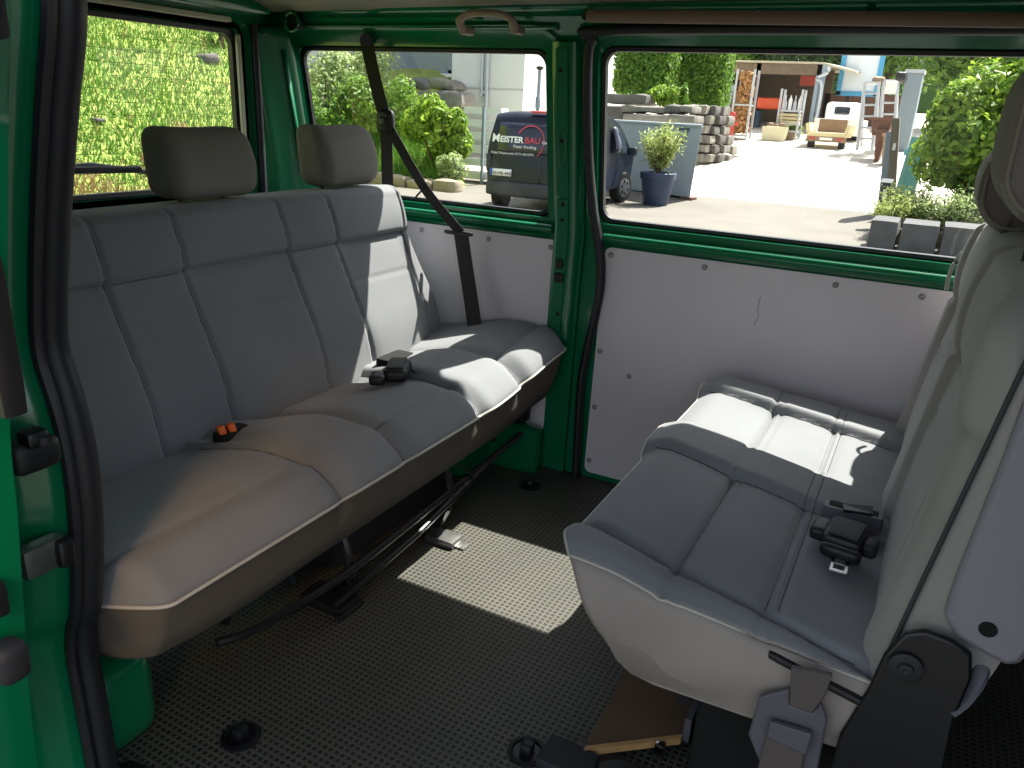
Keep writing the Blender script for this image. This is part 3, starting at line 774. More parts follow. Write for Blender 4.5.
# skirt on the near side: soft cloth wall hanging from the side piping
sk = []
xs_s = np.linspace(-.40, .13, 40)
for x in xs_s:
    zt = dbl_top(x, YN) - .018 - .004; 
    zb = .250 + .02 * smooth(.02, .12, x) + .03 * smooth(-.33, -.42, x) - .006 * gs(x, -.2, .08)
    col = []
    for k, t in enumerate(np.linspace(0, 1, 12)):
        z = zt + (zb - zt) * t
        y = YN - .004 - .010 * math.sin(PI * t) + .02 * t * t + .006 * math.sin(x * 25 + t * 4) * t * (1 - t) * 4
        xx = x + .075 * t * smooth(-.15, -.42, x)
        col.append((xx, y, z))
    sk.append(col)
o = MB().strip(sk).build('side_skirt', 'seat_fabric_pale', ds, solid=.004); o['label'] = 'pale cloth side skirt'
side_pipe = [Vector((x, YN - .002, dbl_top(x, YN) - .018 - .003 - .008 * gs(x, -.06, .05))) for x in np.linspace(.12, -.395, 40)]
MB().tube(side_pipe + [p for p in pipe], .0028, 8).build('piping', 'piping_grey', dc)
# backrest
def dbx(z): return .047 + .145 * (z - .42)
def dback_front(y, z):
    n_ = plateau(y, .8, 1.125, .02); m_ = plateau(y, 1.46, 1.63, .025); f_ = plateau(y, 1.94, 2.3, .02); r_ = max(n_, m_, f_)
    up = smooth(.735, .76, z)
    x = dbx(z)
    d = .006 * (1 - r_) * (1 - up) * math.sin(PI * min(1, max(0, (z - .40) / .34)))
    d += (m_ + f_) * (.020 * (1 - up) + .010 * up) + n_ * .008 * smooth(YN, 1.08, y) + up * .022 * math.sin(PI * min(1, max(0, (z - .74) / .21))) ** .7 * smooth(YN - .01, YN + .06, y)
    d -= .016 * gs(z, .745, .008) * (1 - r_ * .6)
    d -= .005 * gs(z, .63, .004) * (1 - r_) + .004 * gs(z, .645, .004) * (1 - r_)
    for e in (1.125, 1.46, 1.63, 1.94): d -= .012 * gs(y, e, .007)
    d -= .012 * smooth(YN + .045, YN, y)
    return x - d
rows = []; sp_ = []
for y in np.concatenate([np.linspace(YN + .012, YN + .05, 8), np.linspace(YN + .055, YF - .055, 200), np.linspace(YF - .05, YF - .012, 8)]):
    a = min(y - YN, YF - y); e = max(0, 1 - a / .06)
    T = .935 - .10 * max(0, 1 - a / .16) ** 2.2
    pts = []
    for t in np.linspace(0, 1, 88):
        z = .34 + t * (T - .03 - .34); pts.append((dback_front(y, z) + .014 * e ** 2, z))
    xt = dback_front(y, T - .03) + .014 * e ** 2
    for k in np.linspace(.15, 1, 7): pts.append((xt + .05 * (1 - math.cos(k * PI / 2)), T - .03 + .03 * math.sin(k * PI / 2)))
    th = .125
    pts += [(dbx(T) + th - .02, T - .005), (dbx(T) + th, T - .03), (dbx(.6) + th + .02, .60), (.185, .44), (.16, .36)]
    rows.append([(x, y, z) for x, z in pts])
m = MB(); m.strip(rows, closed=True); n0 = len(rows[0])
m.add(rows[0], [tuple(range(n0))]); m.add(rows[-1], [tuple(range(n0))[::-1]])
db = m.build('backrest', 'seat_fabric_light', ds, sharp=75)
def dtop(x, y): return (x, y, dbl_top(x, y) + .0004)
for k in range(4): seam([dtop(x, dz_e(x)[k]) for x in np.linspace(-.42, .03, 50)], dc)
for q in (-.246, -.103, -.085): seam([dtop(q, y) for y in np.linspace(YN + .06, YF - .07, 110)], dc)
for y in (1.125, 1.46, 1.63, 1.94): seam([(dback_front(y, z) - .0004, y, z) for z in np.linspace(.42, .89, 50)], db)
# dark piping up the near edge of the backrest and the flat fabric side behind it
sp_ = [Vector((dbx(z) + .018, YN + .009, z)) for z in np.linspace(.39, .885, 30)]
MB().tube(sp_, .0032, 8).build('piping', 'piping_dark', db)
# moulded shell on the back
_s = [at(u, v, 1.011) for u, v in ((943, 618), (956, 580), (972, 540), (1004, 460), (1024, 405), (1060, 310))]
shell_o = [(p.x, p.z) for p in _s] + [(.33, .93), (.34, .80), (.30, .60)] + [(p.x, p.z) for p in (at(1034, 650, 1.011), at(1022, 666, 1.011), at(1006, 668, 1.011), at(985, 657, 1.011), at(955, 638, 1.011))]
sh = MB(); n_o = len(shell_o)
so = [Vector((x, 0, z)) for x, z in shell_o]
sh.prism([(p.x, YN - .004, p.z) for p in so], (0, 1.05, 0)); shell = sh.build('back_shell', 'back_shell', ds, bevel=.010, sharp=50); shell['label'] = 'moulded grey back shell'
hc = at(988, 630, YN - .006); MB().cyl(hc, hc + Vector((0, .004, 0)), .0105, 16).build('bolt_hole', 'dark_gap', shell)
def side_headrest(lo, hi):
    cz = (lo[2] + hi[2]) / 2; hz = (hi[2] - lo[2]) / 2
    def wp_(p, n):
        t = (p[2] - cz) / hz; return (p[0] + (.012 * t * t if p[0] < (lo[0] + hi[0]) / 2 else -.02 * t * t), p[1], p[2])
    m = MB(); m.rbox(lo, hi, (.055, .022, .07), (16, 16, 18), wp_); h = m.build('headrest', ['headrest_fabric', 'headrest_vinyl'], ds)
    for p in h.data.polygons:
        if abs(p.normal.y) > .8: p.material_index = 1
    ys_ = (lo[1] + .008, hi[1] - .008)
    for yy in ys_:
        ring = []
        for x, z in rrect(lo[0] + .010, hi[0] - .010, lo[2] + .012, hi[2] - .012, .05, 7):
            t = (z - cz) / hz; ring.append((x + (.012 * t * t if x < (lo[0] + hi[0]) / 2 else -.02 * t * t), yy, z))
        MB().tube(ring, .0032, 8, closed=True).build('piping', 'piping_dim', h)
    for s in (.35, .65): y = lo[1] + (hi[1] - lo[1]) * s; MB().cyl((.13, y, lo[2] - .08), (.13, y, lo[2] + .02), .006, 10).build('post', 'black_metal', h)
side_headrest((.060, 1.135, .990), (.205, 1.405, 1.215))
side_headrest((.066, 1.66, .925), (.205, 1.93, 1.092))
# pale tube whose colour stands in for sunlight on the far backrest rim
hp = [at(946, 290, 2.052), at(951, 270, 2.052), at(960, 255, 2.052), at(972, 246, 2.052)]
MB().tube(spline(hp, 5), .0045, 8).build('sunlit_rim', 'piping_grey', ds)
# hinge bracket, bolt, lever
br = [at(u, v, .995) for u, v in ((868, 690), (884, 655), (905, 634), (925, 632), (952, 642), (972, 655), (972, 680), (955, 720), (940, 790), (820, 800), (840, 735))]
MB().prism(br, (0, .012, 0)).build('hinge_bracket', 'black_metal', ds, bevel=.004)
hb = at(906, 667, .993)
bo = MB(); bo.lathe(hb, [(.021, .0), (.021, -.004), (.017, -.006), (.010, -.006), (.009, -.010), (.004, -.011), (.001, -.009)], 24, (0, 1, 0)); bo.build('hinge_bolt', 'black_plastic_soft', ds)
MB().tube(spline([at(985, 655, 1.04), at(978, 680, 1.02), at(965, 700, 1.01), at(950, 712, 1.0)], 5), .010, 8, .006).build('recline_lever', 'grey_plastic', ds)
# under-seat frame
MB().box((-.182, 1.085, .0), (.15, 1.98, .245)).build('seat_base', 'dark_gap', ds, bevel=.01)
fr = MB(); fr.tube([(.10, 1.06, .24), (.13, 1.06, .0)], .016, 8); fr.tube([(-.22, 2.0, .20), (-.16, 2.0, .0)], .014, 8); fr.tube([(.10, 2.0, .24), (.13, 2.0, .0)], .016, 8)
fr.tube([(-.2, 1.06, .2), (-.2, 2.0, .2)], .012, 8); fr.build('frame', 'black_metal', ds)
# belt buckle in the ridge between the places
wl_ = at(853, 512, .432, 2)
MB().rbox((wl_.x - .052, wl_.y - .020, .395), (wl_.x + .052, wl_.y + .020, .4395), (.008, .008, .003), (8, 6, 3)).build('buckle_frame', 'grey_plastic', ds)
MB().rbox((wl_.x - .044, wl_.y - .013, .40), (wl_.x + .044, wl_.y + .013, .4408), (.006, .006, .002), (8, 6, 3)).build('buckle_well', 'dark_gap', ds)
lb2 = thing('belt_buckle', 'black belt buckle with steel tongue resting on the seat beside its ridge slot', 'belt buckle', (-.02, 1.38, .42))
bc = at(846, 539, .435, 2); rot = Euler((.12, .0, math.radians(-8))).to_matrix()
def rb(c, lo, hi, r, n=(6, 6, 5)):
    c = Vector(c); return MB().rbox(c + Vector(lo), c + Vector(hi), r, n, lambda p, nn: tuple(c + rot @ (Vector(p) - c)))
rb(bc, (-.034, -.036, -.014), (.030, .036, .020), (.010, .010, .010)).build('buckle_body', 'black_plastic', lb2)
rb(bc, (-.026, -.026, .014), (.024, .03, .023), (.004, .004, .003)).build('buckle_cover', 'black_plastic_soft', lb2)
rb(bc, (-.058, -.018, -.012), (-.030, .030, .012), (.008, .008, .006)).build('buckle_socket', 'black_plastic', lb2)
rb(bc, (.028, -.020, -.014), (.052, .016, .012), (.008, .010, .006)).build('retainer', 'black_plastic_soft', lb2)
rb(bc, (-.030, -.055, -.012), (.036, -.034, .012), (.010, .010, .008)).build('tongue_grip', 'black_plastic', lb2)
tg = MB(); c = Vector(bc) + Vector((.000, -.072, -.012))
for lo, hi in (((-.014, -.020, -.0015), (-.008, .02, .0015)), ((.008, -.020, -.0015), (.014, .02, .0015)), ((-.014, -.026, -.0015), (.014, -.018, .0015)), ((-.014, .0, -.0015), (.014, .022, .0015))):
    tg.box(c + Vector(lo), c + Vector(hi))
tg.build('belt_tongue', 'steel', lb2, bevel=.001)
MB().prism([wl_ + Vector((-.02, .0, .006)), wl_ + Vector((.03, .006, .012)), wl_ + Vector((.032, -.012, .006)), wl_ + Vector((-.015, -.02, .004))], (0, 0, .006)).build('belt_flap', 'black_plastic', lb2)
# outer lap belt with its plate hanging beside the seat
lp = thing('lap_belt', 'grey lap belt with plastic end plate hanging down beside the double seat', 'seat belt', (-.03, 1.0, .25))
MB().rbox(at(768, 655, 1.0) + Vector((0, -.002, -.006)), at(768, 655, 1.0) + Vector((.145, .012, .006)), .004, (10, 4, 4), lambda p, n: (p[0], p[1], p[2] - .03 * (p[0] - at(768, 655, 1.0).x) / .145)).build('slot_frame', 'black_plastic', lp)
def pq(pts, y, th): return MB().prism([at(u, v, y) for u, v in pts], (0, th, 0))
pq([(791, 668), (832, 676), (826, 695), (812, 714), (789, 706)], .975, .010).build('strap', 'belt_web_grey', lp, bevel=.002)
pq([(759, 697), (790, 690), (789, 706), (812, 714), (820, 703), (827, 720), (818, 768), (812, 800), (770, 790), (748, 735)], .985, .010).build('end_plate', 'grey_plastic', lp, bevel=.003)
pq([(767, 733), (804, 752), (798, 800), (752, 790)], .975, .010).build('strap', 'belt_web_grey', lp, bevel=.002)
pq([(770, 722), (812, 735), (806, 756), (766, 737)], .970, .010).build('strap_slot', 'grey_plastic', lp, bevel=.002)

# wooden board box under the double seat
bxw = thing('wooden_box', 'dark brown board box with raw timber front edge under the double seat', 'box', (-.28, 1.2, 0))
P0, P1 = at(585, 752, .02, 2), at(682, 740, .02, 2)
z1_ = .02
tl, tr_ = at(628, 668, .02, 2), at(712, 672, .02, 2)
MB().prism([P0, P1, tr_ + (tr_ - P1) * .6, tl + (tl - P0) * .6], (0, 0, .012)).build('board', 'wood_board', bxw)
MB().prism([P0 + Vector((0, 0, .0)), P1, P1 + Vector((0, -.012, 0)), P0 + Vector((0, -.012, 0))], (0, 0, .014)).build('board_edge', 'wood_edge', bxw)
cp_ = at(661, 745, .04, 2); MB().rbox(cp_ - Vector((.010, .008, .03)), cp_ + Vector((.008, .008, .004)), .003, (4, 4, 5)).build('catch', 'chrome', bxw)
MB().box((P0.x - .02, P0.y - .05, .0), (P1.x + .35, P0.y + .02, .02)).build('rail', 'black_metal', bxw)
MB().prism([P1 + Vector((.0, 0, 0)), P1 + Vector((.012, 0, 0)), tr_ + Vector((.012, .1, 0)), tr_ + Vector((0, .1, 0))], (0, 0, .05)).build('side_rail', 'grey_plastic', bxw)

# floor fixings
def anchor(u, v, label, blk=None):
    p = at(u, v, .0, 2); a = thing('floor_anchor', label, 'floor anchor', (p.x, p.y, 0))
    MB().lathe((p.x, p.y, 0), [(.036, .0), (.036, .003), (.028, .005), (.026, .001), (.001, .001)], 20).build('socket_ring', 'black_metal', a)
    MB().rbox((p.x - .012, p.y - .012, .0), (p.x + .012, p.y + .012, .022), .006, (4, 4, 4)).build('anchor_bolt', 'black_plastic', a)
    if blk: MB().rbox((p.x + .03, p.y - .035, 0), (p.x + .13, p.y + .035, .035), .01, (6, 5, 4)).build('clamp', 'black_plastic_soft', a)
anchor(241, 737, 'round black floor anchor near the green wheel arch corner')
anchor(530, 486, 'round black floor anchor near the far door sill')
anchor(527, 752, 'black floor anchor with clamp beside the wooden box', True)

# ================================================================== OUTSIDE
GZ, RY, RK = -.65, 16.0, .075           # road level, start and slope of the rising yard
def gz(y): return GZ + max(0, y - RY) * RK
def gnd(u, v): return on_slope(u, v, GZ, RY, RK)
m = MB(); m.strip([[(x, y, GZ) for x in np.linspace(-30, 14, 12)] for y in (3.2, 8, 12, 16.0)] + [[(x, 17.5, gz(17.5)) for x in np.linspace(-30, 14, 12)]]); o = m.build('road', 'road'); o['kind'] = 'structure'
m = MB(); m.strip([[(x, y, GZ) for x in np.linspace(-30, 14, 12)] for y in (-8, -3, 0, 3.2)]); o = m.build('ground', 'near_ground'); o['kind'] = 'structure'  # unseen ground by the open door, tone chosen to limit bounce inside
m = MB(); m.strip([[(x, y, gz(y) + (0.0 if y > 16 else 0)) for x in np.linspace(-30, 16, 12)] for y in (17.5, 20, 24, 30, 40, 60)]); o = m.build('yard', 'concrete'); o['kind'] = 'structure'
def slab(u0, v0, u1, v1, y, th=.1, mb=None):
    a = at(u0, v0, y); b = at(u1, v1, y); mb = mb or MB()
    return mb.box((min(a.x, b.x), y, min(a.z, b.z)), (max(a.x, b.x), y + th, max(a.z, b.z)))
def rough_block(lo, hi, r=.06, amp=.03, n=(6, 5, 5)):
    ph = [random.uniform(0, 6) for _ in range(6)]
    def w(p, nn):
        x, y, z = p
        d = amp * (math.sin(x * 5 + ph[0]) * math.sin(z * 7 + ph[1]) + .6 * math.sin(y * 9 + ph[2] + x * 4) + .4 * math.sin(z * 13 + x * 11 + ph[3]))
        return tuple(np.array(p) + nn * d)
    return MB().rbox(lo, hi, r, n, w)
def leaf_cloud(pts, nrm, size, aspect=.5, jitter=.6, fold=.15):
    """one mesh of small folded leaf blades at pts, roughly facing along nrm"""
    n = len(pts); d = rng.normal(size=(n, 3)); d /= np.linalg.norm(d, axis=1)[:, None]
    nn = nrm + jitter * d; nn /= np.linalg.norm(nn, axis=1)[:, None]
    t = rng.normal(size=(n, 3)); t -= (t * nn).sum(1)[:, None] * nn; t /= np.linalg.norm(t, axis=1)[:, None]
    b = np.cross(nn, t); s = size * rng.uniform(.6, 1.3, n)[:, None]
    tip = pts + t * s; base = pts - t * s; l = pts + b * s * aspect + nn * s * fold; r = pts - b * s * aspect + nn * s * fold
    v = np.stack([base, l, tip, r], 1).reshape(-1, 3); m = MB(); m.v = [tuple(x) for x in v]
    m.f = [f for i in range(n) for f in ((4 * i, 4 * i + 1, 4 * i + 2), (4 * i, 4 * i + 2, 4 * i + 3))]
    return m
def blob_pts(c, rad, n, lumps=7, inner=.35):
    """points spread through a lumpy crown"""
    c = np.array(c, float); rad = np.array(rad, float); P = []; Nn = []
    L = rng.normal(size=(lumps, 3)); L /= np.linalg.norm(L, axis=1)[:, None]
    per = n // (lumps + 1)
    cs = [(c, rad * .8)] + [(c + L[i] * rad * .58, rad * rng.uniform(.38, .55)) for i in range(lumps)]
    for cc, rr in cs:
        d = rng.normal(size=(per, 3)); d /= np.linalg.norm(d, axis=1)[:, None]
        k = rng.uniform(inner, 1.0, per)[:, None] ** .5
        P.append(cc + d * rr * k); Nn.append(d)
    return np.concatenate(P), np.concatenate(Nn)
def shrub(name, label, cat, c, rad, n, size, m, group=None, base_z=None, lumps=7, aspect=.5):
    c = Vector(c); bz = base_z if base_z is not None else c.z - rad[2]
    t = thing(name, label, cat, (c.x, c.y, bz), group)
    P, Nn = blob_pts(c, rad, n, lumps); keep = P[:, 2] > bz
    leaf_cloud(P[keep], Nn[keep], size, aspect).build('foliage', m, t, smooth=False, weld=False)
    st = MB()
    for k in range(5):
        a = 2 * PI * k / 5 + .4
        st.tube([(c.x + .04 * math.cos(a), c.y + .04 * math.sin(a), bz - .03), (c.x + .35 * rad[0] * math.cos(a), c.y + .35 * rad[1] * math.sin(a), bz + (c.z - bz) * .6), (c.x + .6 * rad[0] * math.cos(a), c.y + .6 * rad[1] * math.sin(a), c.z + rad[2] * .4)], [.03 * max(rad), .02 * max(rad), .008 * max(rad)], 6)
    st.build('stem', 'bark', t)
    return t
def spray(name, label, cat, base, n_st, L, spread, per, size, m, group=None, asp=.3):
    base = Vector(base); t = thing(name, label, cat, base, group); P = []; Nn = []; st = MB()
    for k in range(n_st):
        a = rng.uniform(0, 2 * PI); q = spread * math.sqrt(rng.uniform(0, 1)); ln = L * rng.uniform(.65, 1.1) * (1 - .25 * q / spread)
        d = np.array([math.cos(a) * q, math.sin(a) * q, 1.0]); d /= np.linalg.norm(d); tip = np.array(base) + d * ln
        st.tube([base, Vector(tip)], [.012, .004], 4)
        for j in range(per):
            u = rng.uniform(.22, 1.05); P.append(np.array(base) + d * ln * u + rng.normal(size=3) * size * .9 * (.6 + u)); Nn.append(rng.normal(size=3) * .6 + np.array([0, -.3, .8]))
    leaf_cloud(np.array(P), np.array(Nn), size, asp).build('foliage', m, t, smooth=False, weld=False)
    st.build('stem', 'bark', t, weld=False); return t
def blades(xy_z, h, w, m, name):
    """grass tufts: many thin blades as one uncounted mass"""
    P = np.array(xy_z); n = len(P); a = rng.uniform(0, 2 * PI, n); hh = h * rng.uniform(.5, 1.3, n); lean = rng.normal(size=(n, 2)) * .35
    dx = np.stack([np.cos(a), np.sin(a), np.zeros(n)], 1) * w
    top = P + np.stack([lean[:, 0] * hh, lean[:, 1] * hh, hh], 1)
    v = np.stack([P - dx, P + dx, top], 1).reshape(-1, 3); mb = MB(); mb.v = [tuple(x) for x in v]; mb.f = [(3 * i, 3 * i + 1, 3 * i + 2) for i in range(n)]
    o = mb.build(name, m, smooth=False, weld=False); return o

# grassy hillside behind the van
def hill_z(x, y):
    return GZ + .10 + max(0, -4.3 - x) * .50 + .06 * math.sin(x * 2.1 + y) + .05 * math.sin(y * 1.7 - x * .8) - .02
xs_ = np.linspace(-4.2, -15, 40); ys_ = np.linspace(-6, 14.2, 70)
def hz_edge(x, y):
    t = smooth(.97, 1.10, y / abs(x)); return hill_z(x, y) * (1 - t) + (GZ - .03) * t
m = MB(); m.strip([[(x, y, hz_edge(x, y)) for x in xs_] for y in ys_]); o = m.build('hillside', 'soil_grass', sharp=0); o['kind'] = 'structure'
pts = []; dry = []
for _ in range(70000):
    x = -4.6 - rng.uniform(0, 7.4); y = rng.uniform(.18, .98) * abs(x)
    (dry if (x > -6.5 + .3 * math.sin(y * 3) + .2 * math.sin(y * 7.3) and rng.random() < .85) or rng.random() < .05 else pts).append((x, y, hz_edge(x, y) - .01))
tag(blades(pts, .085, .009, 'grass_blade', 'grass'), 'sunlit green grass covering the slope behind the tailgate window', 'grass', kind='stuff')
tag(blades(dry, .11, .010, 'dry_blade', 'dry_grass'), 'dry yellowish grass along the foot of the slope', 'grass', kind='stuff')
c = at(222, 45, -8.6, 0); c.z = hill_z(c.x, c.y) + .12
yp = thing('spiky_plant', 'dark spiky leaved plant at the top corner of the grass slope', 'plant', c - Vector((0, 0, .1)))
m = MB()
for k in range(60):
    a = rng.uniform(0, 2 * PI); el = rng.uniform(.3, 1.4); L = rng.uniform(.25, .45); d = Vector((math.cos(a) * math.cos(el), math.sin(a) * math.cos(el), math.sin(el))); s = d.cross(Vector((0, 0, 1))).normalized() * .018
    m.add([c - s, c + s, c + d * L], [(0, 1, 2)])
m.build('foliage', 'leaf_dark', yp, smooth=False)
MB().tube([c - Vector((0, 0, .15)), c + Vector((0, 0, .06))], .03, 8).build('stem', 'bark', yp)
for k, (u, v, lab, s) in enumerate(((205, 42, 'grey stone lying near the spiky plant on the slope', .10), (97, 108, 'small grey stone in the grass at mid slope', .06))):
    p = at(u, v, -8.3 if k == 0 else -6.9, 0); p.z = hill_z(p.x, p.y) + .03
    tag(rough_block(p - Vector((s, s, s * .6)), p + Vector((s, s, s * .35)), s * .4, s * .3).build('stone', 'stone_dark'), lab, 'stone')

# bank with wild shrubs below the white building
BY = 14.7
def bank_z(x, y):
    t = smooth(-.605 * y, -.605 * y - .9, x); return GZ - .04 + t * (.14 + max(0, y - BY) * .40 + .05 * math.sin(x * 1.9 + y * 1.1))
m = MB(); m.strip([[(x, y, bank_z(x, y)) for x in np.linspace(-26, -8.6, 60)] for y in np.linspace(BY - .05, 21.2, 24)]); o = m.build('terrain', 'soil_grass', sharp=0); o['kind'] = 'structure'
pts = []
for _ in range(16000):
    y = rng.uniform(BY, 18.5); x = -.62 * y - rng.uniform(0, 6.5); pts.append((x, y, bank_z(x, y) - .02))
tag(blades(pts, .26, .017, 'grass_blade', 'grass'), 'tall green grass on the bank below the shrubs', 'grass', kind='stuff')
kx = -12.1; k = 0
names = ['pale kerb stone at the bank foot, %s' % q for q in ('behind the sunlit bench corner', 'just left of the hanging belt', 'right behind the slanting belt', 'below the laurel shrub', 'nearest the white outdoor stair')]
while k < 5:
    w = .62 + .1 * math.sin(k * 2.3)
    tag(rough_block((kx, 14.35, GZ - .05), (kx + w - .02, 14.75, GZ + .22 + .04 * math.sin(k * 1.7)), .07, .025).build('kerb_stone', 'kerb_stone'), names[k], 'kerb stone', 'kerb stones along the bank'); kx += w; k += 1
for (u, v, y, r, n, s, mt, lab) in (
    (322, 92, 17.2, (1.3, .9, 1.5), 3200, .075, 'leaf_pale', 'pale wild shrub above the far headrest, first on the bank'),
    (352, 105, 16.2, (.8, .7, 1.0), 2200, .07, 'leaf_mid', 'green wild shrub behind the hanging belt'),
    (372, 70, 18.4, (1.1, .8, 1.5), 2600, .07, 'leaf_pale', 'tall thin wild shrub in front of the grey shutters'),
    (300, 120, 16.0, (1.1, .8, 1.0), 2400, .07, 'leaf_mid', 'low wild shrub at the window edge behind the headrest'),
    (402, 118, 16.6, (.9, .7, 1.0), 2400, .065, 'leaf_mid', 'wild shrub between the belt and the bright laurel')):
    c = at(u, v, y); shrub('wild_shrub', lab, 'shrub', c, r, n, s, mt, 'wild shrubs on the bank', bank_z(c.x, y) - .05)
c = at(438, 130, 15.5); shrub('laurel_shrub', 'bright green laurel shrub in front of the white steps', 'shrub', c, (.85, .7, .78), 3200, .085, 'leaf_bright', None, bank_z(c.x, 15.5) - .1)
c = at(452, 165, 15.0); shrub('low_shrub', 'grey green low shrub at the foot of the laurel', 'shrub', c, (.42, .35, .36), 1200, .06, 'leaf_pale', None, GZ)
# white building
bd = thing('building', 'white rendered building with grey shuttered window above the shrubby bank', 'building', (-12, 22, 0))
yB = 21.0; cor = at(523, 100, yB).x; sL = at(452, 60, yB).x
m = MB(); m.box((sL, yB, GZ), (cor, yB + 9, 7)); m.box((-24, yB + .35, GZ), (sL, yB + 9, 7)); m.build('wall', 'white_wall', bd)
m = MB(); m.box((sL, yB - .02, at(480, 88, yB).z - .02), (cor + .02, yB, at(480, 88, yB).z)); m.build('wall_joint', 'pipe_grey', bd)
a = at(384, 50, yB + .3); b = at(452, 74, yB + .3)
wf = MB(); zt = 4.2
wf.box((a.x - 1.0, yB + .26, b.z), (b.x, yB + .36, b.z + .10)); wf.box((b.x - .12, yB + .26, b.z), (b.x, yB + .36, zt)); wf = wf.build('window_frame', 'shutter_grey', bd)
m = MB()
for k in range(34): z = b.z + .12 + k * .055; m.box((a.x - 1, yB + .30, z), (b.x - .12, yB + .335, z + .045))
m.build('shutter', 'shutter_slat', wf)
m = MB(); m.box((a.x - 1.2, yB + .1, b.z - .10), (sL, yB + .36, b.z)); m.build('window_ledge', 'white_wall', bd)
dp = thing('downpipe', 'pale double downpipe running down the white building wall', 'pipe', (at(485, 90, yB - .1).x, yB - .1, 0))
x1, x2 = at(486.5, 90, yB - .1).x, at(482.5, 60, yB - .1).x; zj = at(483, 94, yB - .1).z
MB().cyl((x1, yB - .1, GZ), (x1, yB - .1, 6), .055, 12).build('pipe', 'pipe_grey', dp)
MB().tube(spline([(x2, yB - .1, 6), (x2, yB - .1, zj + .3), (x2 + .02, yB - .1, zj + .1), (x1, yB - .1, zj)], 5), .05, 10).build('pipe', 'pipe_grey', dp)
for k, (u0, v0, u1, v1, yy, lab) in enumerate(((392, 78, 425, 92, 19.6, 'big grey boulder under the shuttered window, nearer the belt'), (424, 79, 453, 90, 19.8, 'long flat boulder under the shuttered window'), (418, 90, 440, 104, 19.2, 'grey boulder below the long flat one'), (438, 91, 462, 108, 19.0, 'grey boulder touching the white wall corner'))):
    a = at(u0, v0, yy); b = at(u1, v1, yy)
    tag(rough_block((a.x, yy, b.z), (b.x, yy + .8, a.z), .12, .05).build('boulder', ['stone_grey', 'stone_light'][k % 2]), lab, 'boulder', 'boulders under the shuttered window')
st = thing('outdoor_stair', 'white concrete stair with open treads between laurel and dark van', 'stair', (-8.9, 15.5, GZ))
for k in range(6):
    z = GZ + .12 + k * .29; x0 = at(469, 150, 16.4 + .12 * k).x
    MB().box((x0 - .3, 16.4 + k * .16, z), (x0 + .75, 16.75 + k * .16, z + .16)).build('tread', 'white_wall', st)
x0 = at(482, 150, 16.3).x
MB().box((x0 - .03, 16.3, GZ), (x0 + .03, 16.36, GZ + 1.75)).build('post', 'shutter_grey', st)
lp_ = at(537.5, 112, 19.5); lamp = thing('lamp_post', 'thin dark lamp post rising behind the parked van roof', 'lamp post', (lp_.x, 19.5, GZ))
MB().cyl((lp_.x, 19.5, GZ), (lp_.x, 19.5, at(537, 68, 19.5).z), .045, 12).build('pole', 'shutter_grey', lamp)
zt = at(537, 66, 19.5).z; MB().lathe((lp_.x, 19.5, zt - .1), [(.04, 0), (.09, .03), (.10, .08), (.02, .11)], 16).build('lamp_head', 'black_plastic', lamp)
MB().lathe((lp_.x, 19.5, at(537, 104, 19.5).z - .1), [(.07, 0), (.07, .25), (.04, .3)], 12).build('post_sleeve', 'shutter_grey', lamp)

# dark blue company van
VO = Vector((-6.10, 12.24, GZ)); hd = Vector((-.13, .99, 0)).normalized(); sd = Vector((hd.y, -hd.x, 0))   # forward, to its right
van = thing('parked_van', 'dark blue company van with white and red lettering parked with its tail to us', 'van', VO)
def vp(r, f, z): return VO + sd * r * 1.08 + hd * f + Vector((0, 0, z * 1.0))
prof_side = [(0.06, .34), (.0, .50), (.03, .95), (.12, 1.45), (.24, 1.66), (.5, 1.71), (1.5, 1.73), (2.2, 1.68), (2.75, 1.50), (3.25, 1.16), (3.75, 1.02), (4.1, .86), (4.2, .60), (4.15, .34)]
sm = spline([(f, 0, z) for f, z in prof_side], 4)
def halfw(z, f): return .86 - .04 * smooth(.9, .3, z) - .12 * smooth(.95, 1.75, z) ** 1.2 - .10 * smooth(3.7, 4.2, f) - .05 * smooth(.3, 0, f)
rows = []
for s in (-1, -.96, -.85, -.55, 0, .55, .85, .96, 1):
    row = []
    for p in sm:
        k = 1 - .05 * max(0, abs(s) - .8) * 5 * .3
        zz = .34 + (p.z - .34) * (1 - .035 * abs(s) ** 4); ff = 2.1 + (p.x - 2.1) * (1 - .02 * abs(s) ** 4)
        row.append(vp(s * halfw(zz, p.x), ff, zz))
    rows.append(row)
m = MB(); m.strip(rows); nn_ = len(sm)
for r_ in (rows[0], rows[-1]): m.add(r_, [tuple(range(nn_))])
m.strip([[r[0] for r in rows], [r[-1] for r in rows]])
m.build('body', 'car_blue', van, sharp=50)
# rear glass, split doors, bumper, lights
def tail(z):   # tail face distance at height
    P = sm
    for a, b in zip(P, P[1:]):
        if a.z <= z <= b.z: t = (z - a.z) / max(1e-6, b.z - a.z); return a.x + t * (b.x - a.x)
    return 0
def tpt(r, z, out=.012): return vp(r, tail(.34 + (z - .34) * 1.0) - out + .05 * abs(r / .8) ** 4, z)
def tquad(r0, r1, z0, z1, out, name, mt, n=6):
    m = MB(); m.strip([[tpt(r, z, out) for r in np.linspace(r0, r1, 8)] for z in np.linspace(z0, z1, n)]); return m.build(name, mt, van, solid=.006)
tquad(-.63, .63, 1.02, 1.52, .012, 'rear_window', 'car_glass')
tquad(-.06, .06, .42, 1.0, .006, 'door_seam', 'car_glass') if False else None
m = MB(); m.rbox((-.80, -.10, .30), (.80, .10, .55), (.05, .06, .06), (12, 6, 6), lambda p, n: tuple(vp(p[0], p[1] - .0 + .08 * abs(p[0] / .8) ** 3, p[2]))); m.build('bumper', 'car_grille', van)
